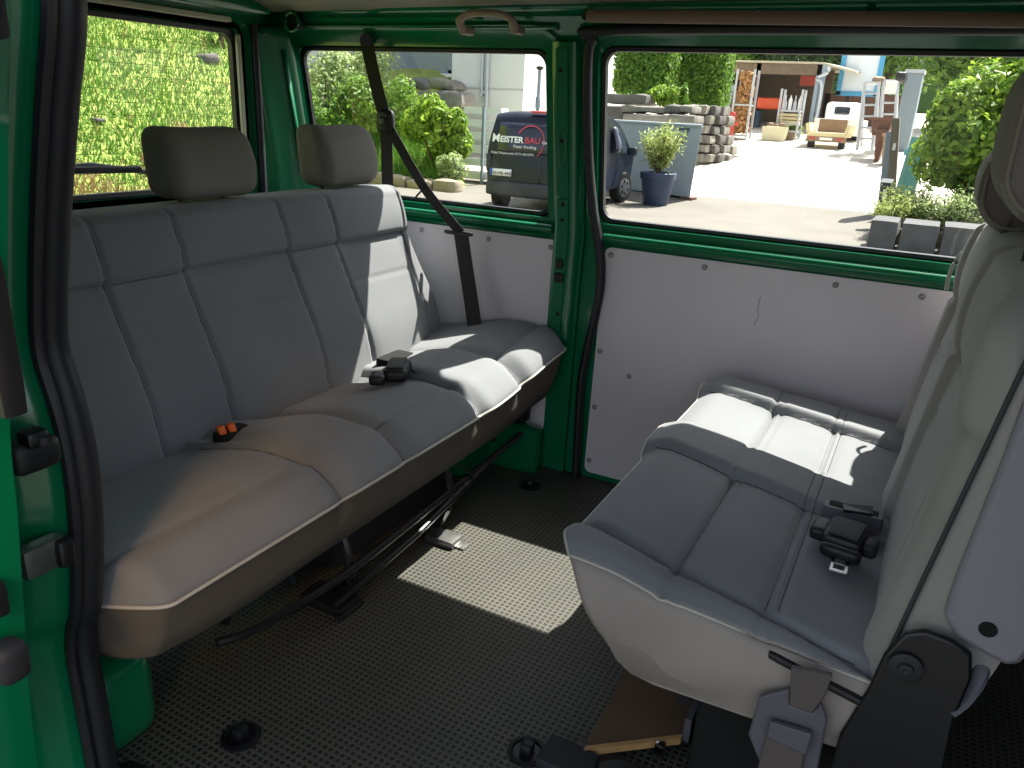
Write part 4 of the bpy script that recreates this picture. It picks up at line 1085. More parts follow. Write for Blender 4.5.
m = MB(); m.strip([[tpt(r, z, .010) for r in (.02, .80)] for z in (.56, .575)]); m.build('door_seam', 'car_glass', van, solid=.004)
m = MB(); m.strip([[tpt(r, z, .012) for r in (.10, .115)] for z in np.linspace(.56, .98, 5)]); m.build('door_seam', 'car_glass', van, solid=.004)
for s in (-1, 1):
    m = MB(); m.rbox((s * .77 - .05, .02, .70), (s * .77 + .05, .16, 1.0), .03, (4, 4, 6), lambda p, n: tuple(vp(*p))); m.build('tail_lamp', 'car_red' if s > 0 else 'car_blue', van)
MB().rbox((.30, -.11, .42), (.46, -.06, .47), .01, (4, 3, 3), lambda p, n: tuple(vp(*p))).build('reflector', 'car_red', van)
MB().rbox((-.15, .18, 1.685), (.15, .26, 1.72), .012, (5, 3, 3), lambda p, n: tuple(vp(*p))).build('brake_light', 'car_red', van)
for s in (-1, 1):
    for f in (.72, 3.35):
        ax_ = sd if f < 2 else (sd * .95 - hd * .31).normalized()
        w = MB(); wr_ = .86 if f < 2 else .79; w.lathe(vp(s * wr_, f, .31), [(.20, -.20 * s), (.29, -.19 * s), (.31, -.12 * s), (.31, -.04 * s), (.29, .0), (.20, .01 * s)], 26, ax_); wh = w.build('wheel', 'tyre', van)
        h = MB(); h.lathe(vp(s * (wr_ + .002), f, .31), [(.20, -.02 * s), (.20, .004 * s), (.18, .012 * s), (.05, .018 * s), (.001, .02 * s)], 26, ax_)
        h.build('hub_cap', 'hub_silver', wh)
        for k in range(6 if s > 0 else 0):
            h = MB()
            a = 2 * PI * k / 6 + .3; c = vp(s * (wr_ + .002), f, .31) + ax_ * .016 + ax_.cross(Vector((0, 0, 1))) * .125 * math.cos(a) + Vector((0, 0, .125 * math.sin(a))); h.lathe(c, [(.032, -.01 * s), (.032, .004 * s), (.001, .004 * s)], 10, ax_).build('hub_hole', 'tyre', wh)
for s in (-1, 1):     # side windows and mirrors
    def spt(f, z): return vp(s * (halfw(z, f) + .004), f, z)
    for f0, f1, ft in ((2.05, 2.95, 2.5),):
        m = MB(); m.strip([[spt(f0, z), spt(f0 + (f1 - f0) * (1 - .45 * smooth(1.02, 1.5, z)), z)] for z in np.linspace(1.02, 1.5, 6)]); m.build('side_window', 'car_glass', van, solid=.008)
    m = MB(); m.rbox((s * .98 - .09, 2.78, .98), (s * .98 + .09, 2.92, 1.14), .04, (6, 5, 5), lambda p, n: tuple(vp(*p))); m.build('mirror', 'car_blue', van)
# licence plate and lettering
pz = .64
PLX = -.74
m = MB(); m.strip([[tpt(r, z, .02) for r in np.linspace(PLX, PLX + .38, 5)] for z in (pz, pz + .115)]); pl_ = m.build('licence_plate', 'plate_white', van, solid=.008)
m = MB(); m.strip([[tpt(r, z, .026) for r in (PLX, PLX + .045)] for z in (pz, pz + .115)]); m.build('plate_band', 'plate_blue', pl_, solid=.002)
def lettering(txt, size, fn, name, mt, parent, extrude=.0, bold=.0):
    cu = bpy.data.curves.new('t', 'FONT'); cu.body = txt; cu.size = size; cu.offset = bold; cu.resolution_u = 3
    ob = bpy.data.objects.new('t', cu); COL.objects.link(ob); dg = bpy.context.evaluated_depsgraph_get(); dg.update()
    me = ob.evaluated_get(dg).to_mesh(); mb = MB()
    mb.add([fn(v.co.x, v.co.y) for v in me.vertices], [tuple(p.vertices) for p in me.polygons])
    w = max(v.co.x for v in me.vertices); ob.evaluated_get(dg).to_mesh_clear(); bpy.data.objects.remove(ob)
    return mb.build(name, mt, parent, smooth=False), w
def T(r0, z0, out=.03): return lambda x, y: tuple(tpt(r0 + x, z0 + y, out))
o, w = lettering('ES:MB 4404', .075, T(PLX + .055, pz + .02, .03), 'lettering', 'tyre', pl_)
r0 = -.74; zb = 1.20
o, w = lettering('M', .175, T(r0, zb, .03), 'lettering', 'letter_white', van, bold=.006)
o, w2 = lettering('EISTER', .135, T(r0 + w + .012, zb, .03), 'lettering', 'letter_white', van, bold=.005)
o, w3 = lettering('BAU', .135, T(r0 + w + w2 + .028, zb, .03), 'lettering', 'letter_red', van, bold=.003)
lettering('GmbH', .07, T(r0 + w + w2 + w3 + .06, zb, .03), 'lettering', 'letter_white', van)
lettering('Peter Keuling', .07, T(-.36, zb - .085, .03), 'lettering', 'letter_white', van)
lettering('Mobil Mauerwerk 0171-6210351', .056, T(-.74, zb - .20, .03), 'lettering', 'letter_white', van)
ac = r0 + w + w2 + w3 * .45
m = MB()
an = np.linspace(math.radians(150), math.radians(-55), 26)
m.strip([[tpt(ac + .24 * math.cos(a) * k, zb + .02 + .27 * math.sin(a) * k, .028) for k in (1, .93 + .02 * math.cos(a))] for a in an]); m.build('emblem_arc', 'letter_red', van, smooth=False)

# grey container with number, pot plant
p0 = gnd(600, 190); p0 = Vector((-7.35, 17.75, GZ + .1)); p1 = Vector((-4.53, 16.83, GZ + .12))
ct = thing('metal_container', 'long grey metal container with number seven behind the potted shrub', 'container', (p0 + p1) / 2)
dr = (p1 - p0).normalized(); nb = Vector((-dr.y, dr.x, 0))
zt = at(700, 126, 16.9).z
m = MB(); m.prism([p0 + Vector((0, 0, .0)), p1 - dr * .10, Vector((p1.x, p1.y, zt)), Vector((p0.x, p0.y, zt))], Vector((p1.x, p1.y, 0)).normalized() * 1.2 + Vector((-.05, 0, 0))); m.build('body', 'container_grey', ct, bevel=.02)
m = MB(); m.tube([Vector((p0.x, p0.y, zt)), Vector((p1.x, p1.y, zt))], .035, 8); m.build('top_rim', 'container_grey', ct)
MB().prism([p1 - dr * .35 - Vector((0, 0, .16)), p1 - dr * .05 - Vector((0, 0, .16)), p1 - dr * .05, p1 - dr * .35], nb * .2).build('foot', 'rust', ct)
sx = p0 + dr * (dr.dot(at(679, 130, 17.0) - p0)); L0 = (sx - p0).dot(dr)
def cpt(a, z, out=.012): return p0 + dr * a - nb * out + Vector((0, 0, z - p0.z))
def fa(u, v):   # point on the container front seen at (u, v)
    d = R @ np.array([u - 512, -(v - 384), -F_PX]); d = Vector(d); C_ = Vector(CAM); n = nb
    t = (p0 - C_).dot(n) / d.dot(n); return C_ + d * t
nb0 = nb * -.012
for q in ([(679, 128), (690, 128), (690, 130.3), (679, 130)], [(687.4, 129.5), (690, 129.5), (682.5, 145), (680, 144.5)]):
    MB().prism([fa(*k) + nb0 for k in q], nb * .01).build('numeral', 'letter_dark', ct)
pt = Vector((-4.78, 15.2, GZ)); pt = on_slope(655, 205, GZ, RY, RK); pot_h = .66
pr = (at(675, 174, pt.y).x - at(637, 174, pt.y).x) / 2 * .9
fp = thing('flower_pot', 'large dark blue plant pot standing in front of the grey container', 'pot', pt)
MB().lathe(pt, [(.001, 0), (pr * .66, 0), (pr * .70, .03), (pr * .92, pot_h * .78), (pr * .93, pot_h * .8), (pr * 1.0, pot_h * .8), (pr * 1.02, pot_h * .98), (pr * .98, pot_h), (pr * .92, pot_h), (pr * .9, pot_h * .9), (.001, pot_h * .9)], 32).build('pot_body', 'pot_blue', fp)
spray('potted_shrub', 'pale green potted shrub spreading from the dark blue pot', 'shrub', pt + Vector((0, 0, pot_h * .9)), 46, 1.08, .62, 60, .05, 'leaf_yellow')
a = pt + Vector((-.1, 0, pot_h + .8)); 
# stone wall, hedges
sw = thing('stone_wall', 'dry wall of long grey boulders above the grey container', 'wall', (-6, 21, 0))
def stone(u0, v0, u1, v1, y, mt, d=.9, par=sw):
    a = at(u0, v0, y); b = at(u1, v1, y); rough_block((a.x, y, b.z), (b.x, y + d, a.z), .05 if d > .8 else .03, .022).build('stone', mt, par)
for q in ((604, 93, 646, 105, 21.6, 'stone_grey'), (596, 105, 622, 122, 21, 'stone_dark'), (622, 105, 664, 114, 21, 'stone_grey'), (623, 113, 668, 124, 20.8, 'stone_light'), (664, 105, 679, 114, 21, 'stone_dark'), (667, 114, 694, 124, 20.8, 'stone_grey'), (678, 105, 692, 114, 21, 'stone_grey')): stone(*q)
tw = thing('terrace_wall', 'curved wall of small squared stones at the hedge corner', 'wall', (-5.4, 23, 0))
slab(690, 108, 717, 158, 23.85, .2).build('core', 'stone_dark', tw)
k = 0
for r_ in range(6):
    n_ = 4; 
    for c_ in range(n_ + (r_ > 1)):
        s = (c_ + .5 * (r_ % 2)) ; u0 = 688 + s * 9.0 ; v0 = 105 + r_ * 9.6 - (0 if r_ > 0 else 0) + s * .5; yy = 22.3 + .25 * s * s * .5
        if u0 > 719 + r_ * 2: continue
        stone(u0, v0, u0 + 8.7, v0 + 9.3, yy, ['stone_grey', 'stone_dark', 'stone_light'][(r_ * 3 + c_ * 2) % 3], .7, tw); k += 1
def hedge(label, u0, u1, vb, y, d, top):
    a = at(u0, vb, y); b = at(u1, vb, y); t = thing('clipped_hedge', label, 'hedge', ((a.x + b.x) / 2, y + d / 2, a.z))
    lo = np.array([a.x, y, a.z]); hi = np.array([b.x, y + d, top])
    MB().rbox(lo + .12, hi - .12, .2, (6, 6, 6)).build('branch_core', 'leaf_deep', t)
    n = 9000; P = np.zeros((n, 3)); Nn = np.zeros((n, 3)); i = 0
    ar = np.array([(hi[0] - lo[0]) * (hi[2] - lo[2]), d * (hi[2] - lo[2]), (hi[0] - lo[0]) * d]); f = rng.choice(4, n, p=np.array([ar[0], ar[1] / 1, ar[1] / 1, ar[2]]) / (ar[0] + 2 * ar[1] + ar[2]))
    q = rng.uniform(size=(n, 3)); P = lo + q * (hi - lo)
    for fi, (ax, side) in enumerate(((1, 0), (0, 0), (0, 1), (2, 1))):
        s = f == fi; P[s, ax] = (lo, hi)[side][ax]; Nn[s, ax] = 1 if side else -1
    c = (lo + hi) / 2; h = (hi - lo) / 2; r = .3
    qq = np.clip(P, lo + r, hi - r); dd = P - qq; ln = np.linalg.norm(dd, axis=1)[:, None]; P = qq + dd / np.maximum(ln, 1e-6) * np.minimum(ln, r) + rng.normal(size=(n, 3)) * .05
    leaf_cloud(P, Nn, .065, .55, .7).build('foliage', 'leaf_mid', t, smooth=False, weld=False)
hedge('square clipped hedge above the boulders, nearer the parked van', 612, 662, 95, 23.0, 1.4, 3.3)
hedge('square clipped hedge above the squared stones, nearer the yard', 674, 717, 107, 24.6, 1.4, 3.3)
c = at(663, 96, 22.3); shrub('garden_shrub', 'round yellow green shrub on the wall between the hedges', 'shrub', c, (.55, .4, .36), 1500, .06, 'leaf_bright', None, at(663, 106, 22.3).z)
c = at(683, 97, 22.4); shrub('garden_shrub', 'small upright shrub on the wall beside the round one', 'shrub', c, (.20, .2, .40), 700, .06, 'leaf_mid', None, at(683, 107, 22.4).z)
c = at(672, 62, 25.0); shrub('red_shrub', 'reddish leaved shrub showing between the two hedges', 'shrub', c, (.4, .4, .9), 900, .07, 'petal_red', None, 1.3)

# ---- the yard: shed, racks, truck
sh_ = thing('timber_shed', 'long brown open shed with flat roof at the back of the yard', 'shed', (-6, 36, 1))
yS = 34.5
a = at(733, 62, yS); b = at(822, 64, yS); zb_ = gz(yS)
MB().prism([(a.x, yS, a.z), (b.x, yS, a.z - .02), (b.x + 1.2, yS + .8, a.z - .28), (b.x + 1.2, yS + 6, a.z), (a.x, yS + 6, a.z)], (0, 0, .08)).build('roof', 'roof_edge', sh_)
MB().box((a.x, yS + .1, a.z - .42), (b.x, yS + .2, a.z - .02)).build('fascia', 'shed_brown', sh_)
MB().box((a.x - .2, yS + 4, zb_), (b.x, yS + 4.2, a.z)).build('back_wall', 'shed_brown', sh_)
MB().box((a.x - .2, yS + .3, zb_), (a.x, yS + 4, a.z)).build('side_wall', 'shed_dark', sh_)
for u in (752, 811.5, 815.5):
    p = at(u, 120, yS + .15); MB().box((p.x - .09, yS + .1, zb_ - .1), (p.x + .09, yS + .25, a.z - .02)).build('post', 'shed_post' if u > 800 else 'shed_dark', sh_)
p = at(818, 110, yS - .05); zt = a.z - .1
MB().tube(spline([(at(829, 66, yS).x, yS - .05, zt), (at(828, 72, yS).x, yS - .05, zt - .22), (at(817, 79, yS).x, yS - .05, zt - .45), (p.x, yS - .05, zt - .75), (p.x, yS - .05, zb_)], 6), .06, 8).build('downpipe', 'pipe_grey', sh_)
MB().box((at(793, 72, yS).x, yS + 2, at(800, 83, yS).z), (at(809, 72, yS).x, yS + 2.4, at(800, 73, yS).z)).build('hanging_sign', 'red_paint', sh_)
def rack_frame(t, x0, x1, y0, y1, z0, z1, shelves, mt='rack_steel', r=.035):
    for x in (x0, x1):
        for y in (y0, y1): MB().box((x - r, y - r, z0), (x + r, y + r, z1)).build('post', mt, t)
    for z in shelves: MB().box((x0, y0, z - .03), (x1, y1, z + .03)).build('shelf', mt, t)
fw = thing('firewood_rack', 'tall steel rack filled with split firewood beside the hedge', 'rack', (at(738, 140, 30).x, 30, gz(30)))
x0, x1 = at(734, 100, 30).x, at(751, 100, 30).x; zt = at(740, 69, 30).z
rack_frame(fw, x0, x1, 30, 30.7, gz(30), zt, [gz(30) + .15, (gz(30) + zt) / 2])
lg = MB()
for k in range(420):
    x = rng.uniform(x0 + .08, x1 - .08); z = rng.uniform(gz(30) + .25, zt - .1); r = rng.uniform(.035, .075); y = 30.02 + rng.uniform(0, .12)
    lg.cyl((x, y, z), (x, y + .5, z), r, 6)
tag(lg.build('firewood', 'log_end', smooth=False), 'split firewood logs packed in the tall steel rack', 'firewood', kind='stuff')
wpz = thing('timber_pile', 'leaning grey planks behind the firewood rack', 'planks', (at(727, 110, 31).x, 31, gz(31)))
for k in range(4):
    p = at(724 + 3 * k, 120, 31); MB().box((p.x - .12, 31 + .1 * k, gz(31)), (p.x + .12, 31.06 + .1 * k, at(730, 84 + 6 * k, 31).z), Euler((0, .12, 0)).to_matrix()).build('board', ['shed_post', 'crate_brown'][k % 2], wpz)
tag(MB().rbox((at(752, 100, 35.5).x, 35.5, at(760, 109, 35.5).z), (at(782, 100, 35.5).x, 36.6, at(760, 97, 35.5).z), .12, (6, 6, 5)).build('orange_machine', 'orange_paint'), 'orange machine housing standing in the dark shed', 'machine')
tag(MB().rbox((at(754, 100, 35.4).x, 35.4, gz(35.4)), (at(762, 100, 35.4).x, 36.0, at(758, 110, 35.4).z - .02), .06, (5, 5, 6)).build('blue_barrel', 'dark_blue'), 'dark blue drum below the orange machine', 'drum')
p = gnd(729, 141); hy = thing('hydrant', 'small red hydrant beside the squared stone wall corner', 'hydrant', p)
MB().lathe(p, [(.001, 0), (.16, 0), (.16, .08), (.11, .1), (.11, .7), (.15, .72), (.15, .86), (.08, .98), (.001, 1.0)], 18).build('barrel', 'red_paint', hy)
for s in (-1, 1): MB().cyl(p + Vector((0, 0, .6)), p + Vector((s * .22, 0, .6)), .07, 12).build('nozzle', 'red_paint', hy)
p = gnd(737, 136); ps_ = thing('garden_table', 'small green topped table in front of the firewood rack', 'table', p)
MB().lathe(p + Vector((0, 0, .98)), [(.001, .10), (.15, .08), (.38, .0), (.38, -.03), (.001, -.03)], 20).build('tabletop', 'leaf_pale', ps_)
for s in (-.2, .2): MB().cyl(p + Vector((s, 0, 0)), p + Vector((s, 0, .98)), .04, 8).build('leg', 'timber_pale', ps_)
rk = thing('storage_rack', 'pale steel rack holding small tools in front of the shed', 'rack', (at(790, 135, 31).x, 31, gz(31)))
x0, x1 = at(779, 110, 31).x, at(800, 110, 31).x; zt = at(790, 89, 31).z; z0 = gz(31)
rack_frame(rk, x0, x1, 31, 31.7, z0, zt, [z0 + .3, z0 + .55, z0 + 1.0])
lb_ = ['brown wooden crate on the lower shelf of the storage rack', 'pale timber bundle on the middle shelf of the storage rack']
tag(MB().box((x0 + .08, 30.98, z0 + .0), (x1 - .08, 31.6, z0 + .26)).build('wooden_crate', 'crate_brown', bevel=.02), 'brown wooden crate standing under the storage rack shelves', 'crate')
tb = thing('timber_bundle', 'pale timber bundle on the middle shelf of the storage rack', 'timber', (x0, 31, z0 + .6))
for k in range(3): MB().box((x0 + .02, 31.0, z0 + .58 + k * .12), (x1 - .02, 31.6, z0 + .67 + k * .12)).build('beam', 'timber_pale', tb, bevel=.01)
for k in range(4):
    x = x0 + .15 + k * .17; tag(MB().lathe((x, 31.2, z0 + 1.03), [(.001, 0), (.06, 0), (.06, .25 + .1 * (k % 2)), (.02, .34 + .1 * (k % 2)), (.02, .5)], 12).build('canister', ['rack_steel', 'truck_white'][k % 2]), 'slim pale canister on the upper shelf of the storage rack', 'canister', 'canisters on the storage rack')
p = gnd(772, 141); th_ = thing('stone_trough', 'pale trough filled with stones on the bright yard', 'trough', p)
w = (at(784, 141, p.y).x - at(759, 141, p.y).x) / 2; h = .5
m = MB(); m.rbox((p.x - w, p.y, p.z), (p.x + w, p.y + .6, p.z + h), .04, (8, 5, 5), lambda q, n: (p.x + (q[0] - p.x) * (.88 + .12 * (q[2] - p.z) / h), q[1], q[2])); m.build('basin', 'trough', th_)
for k in range(9):
    q = p + Vector((rng.uniform(-w * .75, w * .75), rng.uniform(.1, .5), h + .02)); s = rng.uniform(.06, .11)
    rough_block(q - Vector((s, s, s)), q + Vector((s, s, s)), s * .5, s * .2, (3, 3, 3)).build('stone', 'crate_brown', th_)
c = gnd(793, 138); shrub('low_plant', 'pale low plant beside the stone trough and rack', 'plant', c + Vector((0, 0, .25)), (.45, .3, .3), 500, .07, 'leaf_yellow', None, c.z)
# trailer and truck
p = gnd(824, 149); tx = (at(844, 140, p.y).x - at(804, 140, p.y).x) / 2
tr = thing('flat_trailer', 'low trailer with pale wooden bed parked behind the white truck', 'trailer', p)
MB().box((p.x - tx, p.y, p.z + .38), (p.x + tx, p.y + 1.6, p.z + .52)).build('bed', 'timber_pale', tr, bevel=.02)
MB().box((p.x - tx, p.y, p.z + .22), (p.x + tx, p.y + .1, p.z + .40)).build('rear_beam', 'crate_brown', tr, bevel=.01)
MB().box((p.x - tx * .72, p.y + 1.2, p.z + .52), (p.x + tx * .72, p.y + 1.5, p.z + .95)).build('load_box', 'crate_brown', tr, bevel=.02)
for s in (-1, 1):
    MB().box((p.x + s * tx - .06, p.y, p.z + .52), (p.x + s * tx + .06, p.y + 1.6, p.z + .80), Euler((0, s * .2, 0)).to_matrix()).build('side_board', 'timber_pale', tr)
    MB().lathe((p.x + s * tx * .78, p.y + .35, p.z + .22), [(.1, -.1), (.21, -.1), (.22, -.05), (.22, .05), (.21, .1), (.1, .1)], 20, (1, 0, 0)).build('wheel', 'tyre', tr)
    MB().box((p.x + s * tx * .7 - .1, p.y - .02, p.z + .30), (p.x + s * tx * .7 + .1, p.y, p.z + .37)).build('tail_lamp', 'red_paint', tr)
MB().box((p.x - .2, p.y - .02, p.z + .28), (p.x + .2, p.y, p.z + .36)).build('licence_plate', 'plate_white', tr)
p = Vector((at(838, 130, 31.5).x, 31.5, gz(31.5))); fl_, fr_ = at(811, 130, 31.5).x - p.x, at(860, 130, 31.5).x - p.x; cl_, cr_ = at(825, 110, 34.2).x - p.x, at(860, 110, 34.2).x - p.x
tk = thing('flatbed_truck', 'small white flatbed truck seen from behind in the yard', 'truck', p)
za, zb2, zc = at(838, 134, 31.5).z, at(838, 119, 31.5).z, at(838, 101, 33).z
MB().box((p.x + fl_, p.y, za - .05), (p.x + fr_, p.y + 2.6, zb2 - .30)).build('flatbed', 'truck_white', tk, bevel=.02)
MB().box((p.x + fl_, p.y, zb2 - .32), (p.x + fr_, p.y + .06, zb2)).build('tail_board', 'truck_white', tk, bevel=.01)
for s in (fl_ + .03, fr_ - .03): MB().box((p.x + s - .03, p.y, zb2 - .32), (p.x + s + .03, p.y + 2.6, zb2)).build('side_board', 'truck_white', tk)
m = MB(); m.rbox((p.x + cl_, p.y + 2.7, za - .2), (p.x + cr_, p.y + 4.2, zc), (.12, .25, .16), (8, 8, 8)); m.build('cab', 'truck_white', tk)
m = MB(); m.rbox((p.x + cl_ + (cr_ - cl_) * .28, p.y + 2.68, zc - .46), (p.x + cl_ + (cr_ - cl_) * .72, p.y + 2.72, zc - .18), (.05, .01, .05), (6, 3, 5)); m.build('rear_window', 'car_glass', tk)
for s in (-1, 1):
    for f in (.9, 3.4): MB().lathe((p.x + (fl_ + fr_) / 2 + s * (fr_ - fl_) * .38, p.y + f, p.z + .33), [(.15, -.12), (.32, -.12), (.33, -.06), (.33, .06), (.32, .12), (.15, .12)], 20, (1, 0, 0)).build('wheel', 'tyre', tk)
MB().box((p.x + fl_ + .2, p.y + .1, p.z + .35), (p.x + fr_ - .2, p.y + 4, za - .05)).build('chassis', 'truck_dark', tk)
# billboard
a = at(838, 93, 37); b = at(885, 48, 37); bb = thing('billboard', 'big white sign board in a light blue frame behind the truck', 'sign board', ((a.x + b.x) / 2, 37, gz(37)))
MB().box((a.x, 37, a.z), (b.x, 37.12, b.z)).build('board', 'bill_white', bb)
m = MB(); m.box((a.x - .08, 36.92, a.z - .08), (a.x + .1, 37.1, b.z)); m.box((b.x - .1, 36.92, a.z - .08), (b.x + .08, 37.1, b.z)); m.box((a.x - .08, 36.92, a.z - .10), (b.x + .08, 37.1, a.z + .08)); m.build('frame', 'bill_blue', bb)
for x in (a.x + .4, b.x - .4): MB().box((x - .08, 37.1, gz(37)), (x + .08, 37.25, a.z)).build('post', 'shed_dark', bb)
m = MB(); m.box((at(822, 110, 38.5).x, 38.5, gz(38)), (at(905, 110, 38.5).x, 38.8, at(850, 94, 38.5).z)); tag(m.build('yard_shed', 'rust'), 'low rust brown shed wall behind the truck cab', 'shed')
# ladder racks
def ladder(label, u0, u1, ub0, ub1, vt, vb, y):
    t = thing('scaffold_rack', label, 'rack', (at(u0, vb, y).x, y, gz(y)))
    A, B, C_, D_ = at(u0, vt, y + .3), at(u1, vt, y + .3), at(ub0, vb, y), at(ub1, vb, y)
    MB().tube([A, C_], .05, 8).build('rail', 'rack_steel', t); MB().tube([B, D_], .05, 8).build('rail', 'rack_steel', t)
    for k in range(1, 6): s = k / 6; MB().tube([A.lerp(C_, s), B.lerp(D_, s)], .035, 6).build('rung', 'rack_steel', t)
    for q, (P_, Q_) in enumerate(((A, C_), (B, D_))): MB().tube([P_ + Vector((0, 0, 0)), Q_ + Vector((0, 1.1, .08))], .04, 6).build('rear_leg', 'rack_steel', t)
    MB().box((min(A.x, B.x), y + .25, A.z - .04), (max(A.x, B.x), y + 1.1, A.z + .02)).build('top_shelf', 'rack_steel', t)
ladder('pale steel scaffold rack next to the truck', 865, 879, 857, 872, 82, 150, 27.5)
ladder('pale steel scaffold rack behind the rusty crates', 884, 898, 877, 893, 80, 148, 28.2)
yy = 28
for (u0, v0, u1, v1, mt, nm, lab, cat) in ((884, 81, 898, 94, 'truck_white', 'white_board', 'white board hung on the scaffold rack', 'board'), (871, 76, 884, 82, 'crate_brown', 'cement_bag', 'pale bag piled on the scaffold rack top', 'bag'), (894, 70, 907, 80, 'black_plastic', 'rubbish_bag', 'black bag piled on the scaffold rack top', 'bag')):
    a = at(u0, v1, yy); b = at(u1, v0, yy)
    if cat == 'bag': o = rough_block((a.x, yy + .35, a.z), (b.x, yy + .9, b.z), .08, .03).build(nm, mt)
    else: o = MB().box((a.x, yy - .1, a.z), (b.x, yy - .04, b.z)).build(nm, mt, bevel=.01)
    tag(o, lab, cat)
a = at(897, 118, 29.5); b = at(912, 70, 29.5); cg = thing('mesh_crate', 'blue grey tall crate behind the scaffold racks', 'crate', (a.x, 29.5, gz(29)))
MB().box((a.x, 29.5, gz(29.5)), (b.x + .35, 30.6, b.z)).build('body', 'shutter_slat', cg, bevel=.03)
MB().box((a.x - .03, 29.45, b.z - .08), (b.x + .38, 30.65, b.z + .02)).build('rim', 'rack_steel', cg)
for (u0, v0, u1, v1, y, mt, lab) in ((868, 118, 894, 135, 26.5, 'rust', 'rusty brown skip leaning by the scaffold racks'), (872, 130, 888, 152, 26.0, 'rust', 'dark rusty crate standing below the skip'), (879, 134, 894, 157, 25.2, 'crate_brown', 'brown crate nearest the gate post')):
    a = at(u0, v1, y); b = at(u1, v0, y); t = thing('yard_crate', lab, 'crate', ((a.x + b.x) / 2, y, a.z), 'brown crates by the gate')
    z0_ = gz(y) if v1 > 140 else a.z
    MB().prism([(a.x + .1, y, z0_), (b.x - .1, y, z0_), (b.x, y, b.z), (a.x, y, b.z)], (0, .8, 0)).build('body', mt, t, bevel=.02)
    MB().box((a.x - .03, y - .03, b.z - .08), (b.x + .03, y + .83, b.z)).build('rim', mt, t)
# gate, posts, mailbox
yG = 17.2
gp1 = thing('gate_post', 'grey brown gate post carrying the turquoise gate', 'post', (at(888, 205, yG).x, yG, gz(yG)))
a = at(884, 210, yG); b = at(897, 118, yG)
MB().prism([(at(887, 205, yG).x, yG, gz(yG)), (at(896, 205, yG).x, yG, gz(yG)), (at(900, 118, yG).x, yG, b.z), (at(892, 118, yG).x, yG, b.z)], (0, .25, 0)).build('post', 'post_brown', gp1, bevel=.01)
MB().prism([(at(878, 205, yG).x, yG + .05, gz(yG)), (at(887, 205, yG).x, yG + .05, gz(yG)), (at(893, 132, yG).x, yG + .05, at(890, 132, yG).z), (at(886, 132, yG).x, yG + .05, at(890, 132, yG).z)], (0, .2, 0)).build('steel_plate', 'shutter_grey', gp1, bevel=.01)
MB().box((at(892.5, 148, yG).x, yG - .03, at(892, 150, yG).z), (at(895.5, 148, yG).x, yG, at(892, 143, yG).z)).build('sticker', 'plate_white', gp1)
gt = thing('wooden_gate', 'turquoise painted board gate beside the gate post', 'gate', (at(905, 205, yG).x, yG, gz(yG)))
for k in range(5):
    u = 891 + k * 3.7; x = at(u, 200, yG + .05 * k).x; x2_ = at(u + 4.6, 135, yG).x
    MB().prism([(x, yG + .08 + k * .06, gz(yG) + .05), (x + .085, yG + .08 + k * .06, gz(yG) + .05), (x + .21, yG + .08 + k * .06, at(900, 136, yG).z), (x + .125, yG + .08 + k * .06, at(900, 136, yG).z)], (0, .03, 0)).build('board', 'gate_turq', gt)
for z in (.0, .9): MB().box((at(897, 180, yG).x, yG + .40, gz(yG) + .25 + z), (at(910, 180, yG).x, yG + .44, gz(yG) + .37 + z)).build('crossbar', 'gate_turq', gt)
a = at(877, 207, 15.6); b = at(891, 184, 15.6)
mbx = thing('mailbox', 'dark mailbox with a white label at the gate', 'mailbox', ((a.x + b.x) / 2, 15.6, GZ))
MB().box((a.x, 15.6, a.z), (b.x, 15.85, b.z)).build('box', 'mailbox', mbx, bevel=.015)
MB().prism([(a.x - .02, 15.57, b.z), (b.x + .02, 15.57, b.z), (b.x + .02, 15.9, b.z + .05), (a.x - .02, 15.9, b.z + .05)], (0, 0, .02)).build('lid', 'mailbox', mbx)
MB().box((a.x + .05, 15.585, a.z + .14), (b.x - .04, 15.602, a.z + .30)).build('label', 'plate_white', mbx)
MB().box((a.x + .1, 15.65, GZ), (b.x - .1, 15.8, a.z)).build('post', 'mailbox', mbx)
# planter stones, flowers, big bush
for (u0, u1, vt, vb, lab) in ((868, 897, 222, 249, 'grey planter block at the end beside the bright yard'), (899, 938, 226, 255, 'grey planter block in the middle below the flowers'), (940, 990, 230, 260, 'grey planter block next to the seat headrest')):
    a = at(u0, vb, 12.9); b = at(u1, vt, 12.9); a.x = at(u0, (vt + vb) / 2, 12.9).x; b.x = at(u1, (vt + vb) / 2, 12.9).x
    tag(rough_block((a.x, 12.9, GZ - .02), (b.x - .01, 13.7, b.z), .03, .008).build('planter_block', 'planter_stone'), lab, 'stone block', 'planter blocks')
m = MB(); m.box((at(872, 230, 13.9).x, 13.9, GZ), (3.2, 17.0, at(920, 228, 13.9).z - .05)); o = m.build('soil_bed', 'dry_soil'); o['kind'] = 'structure'
for k, (u, v, y, r, mt, lab) in enumerate(((890, 215, 14.3, (.45, .3, .26), 'leaf_yellow', 'yellowish low flower clump above the end planter block'), (915, 213, 14.6, (.5, .4, .32), 'leaf_yellow', 'pale flower clump above the middle planter block'), (945, 215, 14.4, (.5, .4, .32), 'leaf_pale', 'grey green flower clump under the big bush'), (972, 215, 14.3, (.45, .4, .36), 'leaf_pale', 'pale flower clump beside the headrest'), (905, 195, 15.4, (.5, .4, .35), 'leaf_yellow', 'yellow green plant at the turquoise gate foot'), (990, 215, 14.5, (.5, .4, .4), 'leaf_mid', 'green plant behind the headrest edge'))):
    c = at(u, v, y); spray('flower_clump', lab, 'plant', (c.x, c.y, GZ + .24), 34, .22 + r[2] * 1.3, 1.0, 42, .042, mt, 'flower clumps in the planter bed')
